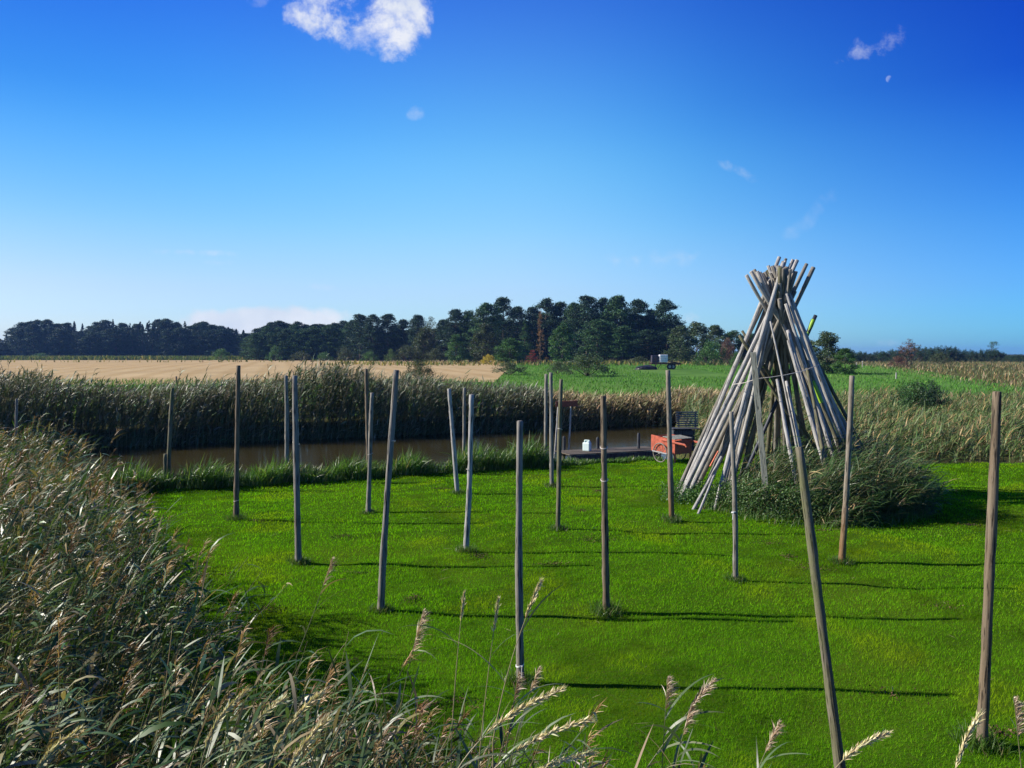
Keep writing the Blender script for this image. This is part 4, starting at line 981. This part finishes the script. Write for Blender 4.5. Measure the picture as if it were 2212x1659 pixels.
# centre of the wood, tree by tree: kind, colour, px, top, half width, Y, label
CT = [('pine', 'dark', 778, 678, 26, 290, 'pine left of a gap where the skyline starts to climb'), ('pine', 'dark', 806, 680, 24, 285, 'pine with a lumpy top rising over the reeds of the far bank'),
      ('pine', 'dark', 838, 678, 26, 290, 'twin-topped pine left of a dip in the treeline'), ('pine', 'dark', 872, 690, 20, 295, 'slim pine with its crown in a dip of the treeline'),
      ('pine', 'dark', 904, 680, 22, 280, 'pine with a round head above the young green trees'), ('open', 'olive', 932, 687, 20, 270, 'bare-topped brownish tree in a dip between pines'),
      ('pine', 'dark', 960, 690, 22, 275, 'lower pine left of the first tall pine group'), ('pine', 'dark', 985, 668, 26, 262, 'pine at the left shoulder of the tall group'), ('pine', 'dark2', 1015, 670, 25, 262, 'dense pine between the left shoulder and the dense olive conifer'),
      ('pine', 'dark2', 1052, 655, 32, 245, 'broad dense olive green conifer left of the tallest centre pine'), ('pine', 'dark', 1088, 642, 30, 255, 'tallest pine left of the orange larch'),
      ('pine', 'dark', 1118, 662, 24, 262, 'pine with an open crown between two taller pines'), ('pine', 'dark', 1150, 662, 24, 265, 'pine directly left of the orange larch, set back'),
      ('pine', 'dark', 1180, 646, 30, 255, 'tall pine standing behind the orange larch'), ('pine', 'dark', 1212, 652, 26, 258, 'pine right of the one behind the larch'),
      ('pine', 'dark2', 1240, 654, 26, 250, 'pine with a flat top left of the widest crown'), ('pine', 'dark', 1268, 638, 34, 245, 'tall wide-crowned pine in the middle of the tall group'),
      ('pine', 'dark', 1302, 645, 28, 248, 'pine wedged between two wide crowns'), ('pine', 'dark2', 1334, 640, 32, 240, 'tall pine with layered branches right of the widest crown'),
      ('pine', 'dark', 1378, 647, 32, 245, 'tall pine with sky showing through its right side'), ('pine', 'dark', 1408, 668, 24, 248, 'shorter pine filling the gap between the two rightmost tall pines'), ('pine', 'dark', 1437, 648, 34, 240, 'rightmost tall pine with a wide spreading crown'),
      ('spruce', 'dark2', 1134, 690, 24, 225, 'dark pyramid-shaped spruce left of the larch foot'), ('larch', 'rust', 1167, 668, 13, 215, 'narrow orange brown larch in front of the dark pines'),
      ('broad', 'green', 1216, 698, 32, 205, 'rounded green tree right of the red shrub'), ('broad', 'green', 1101, 730, 34, 200, 'low green tree between the yellow and the red shrub'),
      ('broad', 'green', 985, 722, 22, 215, 'slim green tree left of the yellow shrub'), ('broad', 'olive', 1045, 700, 30, 225, 'olive tree behind the yellow shrub'),
      ('broad', 'olive', 915, 708, 30, 235, 'olive green tree under the round pine head'), ('pine', 'dark2', 1290, 690, 34, 225, 'low dark conifer in front of the widest crown'),
      ('pine', 'dark2', 1345, 705, 34, 222, 'low dark conifer in front of the layered pine'), ('pine', 'dark', 1400, 712, 34, 228, 'low dark conifer left of the olive thicket'), ('pine', 'dark', 1440, 715, 30, 232, 'low dark conifer beneath the rightmost tall pine'),
      ('broad', 'greyg', 1470, 704, 34, 205, 'grey green rounded tree at the left end of the low thicket'), ('broad', 'greyg', 1505, 695, 34, 215, 'grey green tree with the highest top of the low thicket'),
      ('broad', 'greyg', 1545, 703, 34, 225, 'grey green tree in the middle of the low thicket'), ('broad', 'dark2', 1585, 712, 32, 230, 'dark tree at the right end of the thicket beside the cone'), ('broad', 'dark2', 1622, 722, 30, 230, 'dark tree seen behind the left side of the cone'),
      ('bush', 'green', 1534, 732, 40, 175, 'rounded green shrub right of the farm trailer'), ('bush', 'brownred', 1572, 730, 26, 185, 'reddish shrub beside the rounded green one'),
      ('bush', 'green', 1590, 760, 22, 165, 'small green shrub left of the cone')]
for i, (kd, ck, px, ty, hw, Y, lab) in enumerate(CT):
    b = 765 + (3.5 - float(zg(0, Y))) / Y * F_
    tree(kd, ck, i % 4, px, ty, b, hw, Y, {'pine': 'pine_tree', 'spruce': 'spruce_tree', 'broad': 'broadleaf_tree', 'open': 'bare_tree', 'larch': 'larch_tree', 'bush': 'shrub'}[kd], lab, 'shrub' if kd == 'bush' else 'tree', 'trees at the centre of the wood')
x = 770          # second and third rows closing the wood
while x < 1465:
    tree('pine', 'dark', int(rng.integers(4)), x, np.interp(x, [770, 1000, 1100, 1300, 1465], [700, 690, 675, 665, 690]) + rng.uniform(0, 22), 782, rng.uniform(24, 32), 300, 'pine_tree', 'shaded pine standing deep in the wood behind the front trees', 'tree', 'pines deep in the wood')
    x += rng.uniform(17, 26)
x = 560
for (px, ty, hw, ck, Y) in [(480, 752, 30, 'green', 290), (595, 745, 20, 'green', 285), (90, 762, 28, 'green', 380), (650, 758, 26, 'olive', 270), (700, 760, 24, 'green', 268), (745, 750, 22, 'olive', 262), (800, 758, 24, 'green', 250), (845, 752, 16, 'lgreen', 235), (880, 745, 34, 'olive', 235), (940, 752, 28, 'olive', 230), (1010, 762, 26, 'green', 215), (1380, 770, 26, 'olive', 205), (1255, 765, 30, 'green', 200)]:
    b = 765 + (3.5 - float(zg(0, Y))) / Y * F_
    tree('bush', ck, 1, px, ty, b, hw, Y, 'shrub', 'low green shrub at the foot of the wood', 'shrub', 'low shrubs along the edge of the wood')
for (kd, ck, px, ty, by, hw, Y, nm, lab) in [
    ('bush', 'yellow', 1056, 765, 786, 19, 190, 'shrub', 'bright yellow autumn shrub in front of the wood'),
    ('open', 'red', 1150, 757, 786, 18, 185, 'shrub', 'dark red autumn shrub in front of the larch'),
    ('bush', 'greyg', 1205, 780, 812, 30, 112, 'shrub', 'left lobe of the big round willow bush on the green field'),
    ('bush', 'greyg', 1268, 763, 822, 66, 104, 'shrub', 'big round grey green willow bush on the green field'),
    ('bush', 'greyg', 1100, 781, 818, 44, 108, 'shrub', 'low spreading bush with bare stems left of the big willow bush'),
    ('bush', 'greyg', 722, 782, 862, 50, 38.5, 'shrub', 'grey green shrub rising out of the far reeds left of the middle'),
    ('bush', 'olive', 905, 778, 822, 42, 92, 'shrub', 'reddish green shrub rising behind the reeds in front of the stubble'),
    ('broad', 'greyg', 1785, 716, 806, 36, 112, 'broadleaf_tree', 'dark leafy tree directly right of the cone'),
    ('broad', 'green', 1825, 752, 806, 26, 108, 'broadleaf_tree', 'lower leafy tree at the right flank of the one beside the cone'),
    ('broad', 'greyg', 1745, 735, 806, 30, 114, 'broadleaf_tree', 'leafy tree half hidden behind the right side of the cone'),
    ('open', 'brownred', 1962, 733, 794, 26, 150, 'bare_tree', 'brownish bushy tree standing alone on the right skyline'),
    ('bush', 'brownred', 1940, 768, 795, 24, 148, 'shrub', 'brown shrub at the foot of the lone bushy tree'),
    ('bush', 'olive', 2030, 760, 786, 26, 190, 'shrub', 'olive green shrub in front of the low right treeline'),
    ('open', 'dark2', 2146, 738, 772, 17, 290, 'bare_tree', 'small airy tree on the right horizon'),
    ('bush', 'dark2', 1975, 818, 880, 66, 40, 'shrub', 'low dark bush added in place of a shadowed hollow in the marsh on the right'), ('bush', 'dark', 2010, 820, 882, 50, 39.5, 'shrub', 'right lobe of the added dark bush standing for the marsh shadow')]:  # both dark bushes stand in for shadow in the marsh
    tree(kd, ck, 2, px, ty, by, hw, Y, nm, lab, 'tree' if nm != 'shrub' else 'shrub')
x = 1840
while x < 2480:
    ty = np.interp(x, [1840, 1870, 1900, 1960, 2000, 2040, 2080, 2110, 2150, 2175, 2230], [762, 765, 764, 755, 752, 750, 758, 762, 754, 768, 768]) - 5 + rng.uniform(-2, 4)
    tree('bush', 'dark', int(rng.integers(3)), x, ty, 780, rng.uniform(14, 22), 262 + rng.uniform(-8, 8), 'shrub', 'dark shrub in the low hedge line on the right horizon', 'shrub', 'shrubs of the hedge line on the right horizon')
    x += rng.uniform(9, 14)
# low distant rise on the far right
g = Geo(); hx = np.linspace(-2600, 3000, 90); vs = []
for q in hx:
    hz = 9 * max(0, math.sin(q * .002 + 1)) + 3
    vs += [(q, 2300, -2), (q, 2380, hz), (q, 2500, -2)]
fs = []
for i in range(len(hx) - 1):
    a = i * 3; fs += [[a, a + 3, a + 4, a + 1], [a + 1, a + 4, a + 5, a + 2]]
g.add(vs, fs, np.array([.04, .06, .03])); o = link('hills', g.mesh('hills', True), M['needle']); tag(o, kind='structure')

# ------------------------------------------------------------------ farm trailer
tp = at(1428, 800, 132); e = empty('farm_trailer', (tp[0], 132, float(zg(tp[0], 132))))
k = 132 / F_     # metres per picture unit there
bobj('frame', lambda bm: (box(bm, (0, -.5, 1.0), (3.6, .15, .18)), box(bm, (0, .7, 1.0), (3.6, .15, .18)), [box(bm, (-1.5 + i * .75, .1, 1.0), (.12, 1.2, .14)) for i in range(5)],
     box(bm, (-1.1, -.55, .45), (.12, .12, .95)), cyl(bm, (-.1, -.55, 1.0), (-.75, -.65, .08), .06, 8)), M['rust'], e)
bobj('bed', lambda bm: box(bm, (.1, .1, 1.13), (3.8, 1.5, .06)), M['rust'], e)
for wx in (1.35, 1.95):
    wo = empty('wheel', (wx, -.62 if wx < 1.5 else -.55, .50)); wo.parent = e
    bobj('tyre', lambda bm: cyl(bm, (0, -.14, 0), (0, .14, 0), .50, 24), M['rubber'], wo)
    bobj('rim', lambda bm: cyl(bm, (0, -.16, 0), (0, -.02, 0), .24, 16), M['grey_metal'], wo)
bobj('rear_plough_bars', lambda bm: [cyl(bm, (1.7 + .2 * i, -.3 + .12 * i, 1.2), (2.3 + .25 * i, -.2, .75 + .1 * (i % 3)), .07, 8) for i in range(6)] + [box(bm, (2.3, 0, 1.25), (1.9, .5, .12), Matrix.Rotation(R(8), 3, 'Y'))], M['rust'], e)
tag(e, 'rusty flatbed farm trailer parked at the edge of the wood', 'trailer')
tz = e.location.z
t1 = empty('white_tank', (tp[0] + .35, 132.0, tz + 1.16))
bobj('tank', lambda bm: box(bm, (0, 0, .75), (1.4, 1.1, 1.35), bev=.10), M['whitetank'], t1)
def cage(bm):
    for i in range(5):
        box(bm, (-.72 + i * .36, -.60, .72), (.025, .02, 1.44))
    for i in range(5): box(bm, (0, -.62, .06 + i * .34), (1.5, .02, .025))
bobj('cage', cage, M['grey_metal'], t1)
tag(t1, 'white square liquid tank in a metal cage standing on the farm trailer', 'tank')
t2 = empty('dark_tank', (tp[0] - 1.1, 132.1, tz + 1.16))
bobj('tank', lambda bm: box(bm, (0, 0, .65), (1.2, 1.05, 1.25), bev=.08), M['darktank'], t2)
bobj('hatch', lambda bm: box(bm, (.05, -.54, .6), (.45, .03, .7), bev=.01), M['rust'], t2)
tag(t2, 'dark box-shaped tank standing left of the white one on the farm trailer', 'tank')
def heap(bm):
    bmesh.ops.create_icosphere(bm, subdivisions=3, radius=1)
    for v in bm.verts:
        q = v.co; f = 1 + .12 * math.sin(5 * q.x + 3 * q.y) + .08 * math.sin(11 * q.z + 4 * q.x)
        v.co = Vector((q.x * 1.9 * f, q.y * .9 * f, max(-.05, q.z) * .78 * f))
o = bobj('covered_heap', heap, M['blacktarp'], loc=(tp[0] - 2.6, 131.2, tz)); tag(o, 'low black sheeted heap on the grass left of the farm trailer', 'heap')
# small fence posts far away
for (px, ty, by, Y, lab) in [(381, 813, 825, 84, 'small dark post at the near edge of the stubble field'), (1850, 783, 795, 140, 'left one of two pale posts near the tree right of the cone'), (1863, 780, 794, 142, 'right one of two pale posts near the tree right of the cone'), (1936, 805, 814, 95, 'small pale post alone in the marsh grass on the right')]:
    b = at(px, by, Y); z0 = float(zg(b[0], b[1])); h = at(px, ty, Y)[2] - z0
    o = link('fence_post', pole_mesh(h, .09, .08, 'fence_post', 0, 8, 6), M['pole_pale' if Y > 90 else 'pole_brown'], None); o.location = (b[0], b[1], z0)
    tag(o, lab, 'post', 'far fence posts')

# ------------------------------------------------------------------ single stalks in the foreground
def stalk(name, basepx, tippx, Yb, Yt, kind, label, nleaf=4, bendx=0.0, head=.22, thick=.003, group='single stalks rising from the bottom edge'):
    a = at(*basepx, Yb); b_ = at(*tippx, Yt)
    e = empty(name, a); K = 12; pts = []
    mid = (a + b_) / 2 + np.array([-bendx, 0, abs(bendx) * .6])
    for i in range(K + 1):
        t = i / K; pts.append((a * (1 - t) ** 2 + 2 * mid * t * (1 - t) + b_ * t * t) - a)
    pts = [pts[0] - np.array([0.0, 0, .5 + pts[0][2]])] + pts
    g = Geo(); sc = np.array([.17, .17, .075]) if kind == 'reed' else np.array([.33, .28, .14])
    for i in range(len(pts) - 1): seg_tube(g, pts[i], pts[i + 1], thick * (1 - .05 * i), thick * (1 - .05 * (i + 1)), sc, 5)
    link('stem', g.mesh('stem', True), M['reed'], e)
    Ltot = sum(np.linalg.norm(pts[i + 1] - pts[i]) for i in range(1, K + 1))
    def pt(s):   # arclength from the tip
        q = Ltot - s
        for i in range(1, K + 1):
            l_ = np.linalg.norm(pts[i + 1] - pts[i])
            if q <= l_ or i == K: return pts[i] + (pts[i + 1] - pts[i]) * min(1, max(0, q / l_)), (pts[i + 1] - pts[i]) / l_
            q -= l_
    g = Geo(); tipd = pt(.01)[1]; azt = math.atan2(tipd[1], tipd[0])
    if kind == 'reed':
        n = 150; s = rng.uniform(0, 1, n) ** .9 * head
        B = np.array([pt(x)[0] for x in s])
        strips(g, B, rng.normal(size=n) * .6, rng.uniform(.1, .8, n), rng.uniform(.9, 1.9, n), (.02 + .10 * np.sin(np.clip(s / head, 0, 1) * 2.6)) * rng.uniform(.5, 1.1, n) * head / .22, np.full(n, .0032), 3, pick([(.42, .32, .2), (.30, .19, .12), (.52, .43, .30)], (3, 2, 2), n), rng.uniform(-1, 1, n), 'leaf')
        link('plume', g.mesh('plume'), M['reed'], e)
    else:
        n = int(330 * head / .2); s = rng.uniform(0, 1, n) * head
        B = np.array([pt(x)[0] for x in s]); D = np.array([pt(x)[1] for x in s])
        tl = np.arccos(np.clip(D[:, 2], -1, 1)); azz = np.arctan2(D[:, 1], D[:, 0])
        strips(g, B, azz + rng.normal(size=n) * .35, tl + rng.normal(size=n) * .35, tl + rng.normal(size=n) * .45, rng.uniform(.016, .036, n), np.interp(s / head, [0, .3, 1], [.003, .0058, .004]), 2, pick([(.72, .62, .34), (.58, .50, .25), (.48, .46, .22)], (3, 3, 1), n), rng.uniform(-1.4, 1.4, n), 'leaf')
        link('seed_head', g.mesh('seed_head'), M['reed'], e)
    for q in range(nleaf):
        s = head * 1.1 + (Ltot - head) * (q + .3) / (nleaf + .6); B, D = pt(min(s, Ltot * .95)); g = Geo()
        sgn = rng.choice([-1, 1], p=[.25, .75]); n1_ = 1
        strips(g, np.array([B]), np.array([0 if sgn > 0 else math.pi]) + rng.normal(size=1) * .6, np.array([.5 + rng.random() * .3]), np.array([1.3 + rng.random() * .7]), np.array([rng.uniform(.22, .38)]), np.array([.013 if kind == 'reed' else .006]), 8, pick([(.11, .15, .06), (.16, .19, .09), (.35, .28, .15)], (3, 2, 1), 1), rng.normal(size=1) * .6)
        link('leaf', g.mesh('leaf'), M['reed'], e)
    tag(e, label, 'reed' if kind == 'reed' else 'grass stalk', group)
ST = [('reed_stalk', (850, 1640), (915, 1318), 3.6, 3.7, 'reed', 'reed with a fluffy lit plume standing before the lawn left of the middle pole', 4, .03, .2),
      ('reed_stalk', (640, 1420), (718, 1205), 4.4, 4.5, 'reed', 'reed with a brown plume just right of the thick grey left pole foot', 3, -.02, .17),
      ('grass_stalk', (975, 1600), (1002, 1285), 3.3, 3.4, 'grass', 'thin straight straw stalk left of the middle pole', 1, .01, .12),
      ('grass_stalk', (1035, 1640), (1076, 1298), 3.3, 3.4, 'grass', 'thin straw stalk with a small seed head close left of the middle pole', 1, .01, .14),
      ('grass_stalk', (1065, 1600), (1168, 1258), 3.0, 3.1, 'grass', 'long pale stalk arching across the middle pole', 2, .04, .16),
      ('reed_stalk', (1090, 1640), (1120, 1452), 3.3, 3.35, 'reed', 'brown reed plume at the foot of the middle pole', 2, .0, .13),
      ('reed_stalk', (1100, 1660), (1165, 1442), 3.4, 3.45, 'reed', 'brown reed plume just right of the middle pole foot', 2, .02, .13),
      ('grass_stalk', (960, 1720), (1212, 1490), 2.3, 2.4, 'grass', 'pale golden grass head, uppermost of three bending right at the bottom', 2, .10, .28),
      ('grass_stalk', (1010, 1740), (1275, 1555), 2.3, 2.35, 'grass', 'pale golden grass head, second of three bending right at the bottom', 1, .10, .26),
      ('grass_stalk', (1060, 1760), (1278, 1626), 2.3, 2.35, 'grass', 'pale golden grass head, lowest of three bending right at the bottom', 0, .08, .22),
      ('grass_stalk', (430, 1760), (530, 1495), 2.4, 2.5, 'grass', 'pale grass head bending right, leftmost of the row over the dark reeds', 1, .10, .22),
      ('grass_stalk', (480, 1770), (612, 1510), 2.4, 2.5, 'grass', 'pale grass head bending right, middle one of the row over the dark reeds', 1, .10, .24),
      ('grass_stalk', (560, 1790), (692, 1500), 2.4, 2.5, 'grass', 'pale grass head bending right, rightmost of the row over the dark reeds', 1, .10, .24),
      ('grass_stalk', (600, 1800), (705, 1560), 2.3, 2.4, 'grass', 'thin pale grass head hanging below the row of three', 0, .08, .2),
      ('grass_stalk', (40, 1780), (170, 1578), 2.4, 2.5, 'grass', 'pale curled grass head in the bottom left corner', 1, .08, .16),
      ('reed_stalk', (1425, 1740), (1442, 1462), 3.3, 3.35, 'reed', 'reed with a brown plume, tallest left one right of the bottom middle', 5, .0, .15),
      ('reed_stalk', (1370, 1700), (1545, 1468), 3.4, 3.5, 'reed', 'reed leaning right with a brown plume above green crossing leaves', 5, .02, .15),
      ('reed_stalk', (1440, 1760), (1496, 1520), 3.2, 3.3, 'reed', 'lower brown reed plume between two taller ones', 5, .02, .14),
      ('reed_stalk', (1590, 1800), (1684, 1560), 3.0, 3.1, 'reed', 'short reed left of the nearest mossy pole', 3, .02, .14),
      ('grass_stalk', (1780, 1700), (1918, 1582), 2.4, 2.5, 'grass', 'yellow grass head bending right beside the nearest mossy pole', 0, .05, .2),
      ('grass_stalk', (2050, 1730), (2116, 1545), 2.4, 2.5, 'grass', 'yellow grass head rising in front of the right edge pole foot', 0, .03, .2),
      ('reed_stalk', (2215, 1740), (2190, 1508), 2.8, 2.8, 'reed', 'pale reed plume at the right edge of the picture', 1, .0, .15)]
for s_ in ST: stalk(*s_[:7], nleaf=s_[7], bendx=s_[8], head=s_[9])

# ------------------------------------------------------------------ air
m, t = newmat('haze_air')
pv = t.node('ShaderNodeVolumePrincipled', inp={'Color': (.22, .45, 1.0, 1), 'Density': .00013, 'Anisotropy': .2})
t.node('ShaderNodeOutputMaterial', inp={'Volume': pv.outputs[0]})
o = bobj('haze', lambda bm: box(bm, (0, 2290, 18.5), (7600, 4640, 44)), m)
tag(o, 'thin pale blue air haze over the whole landscape', 'haze', kind='stuff')
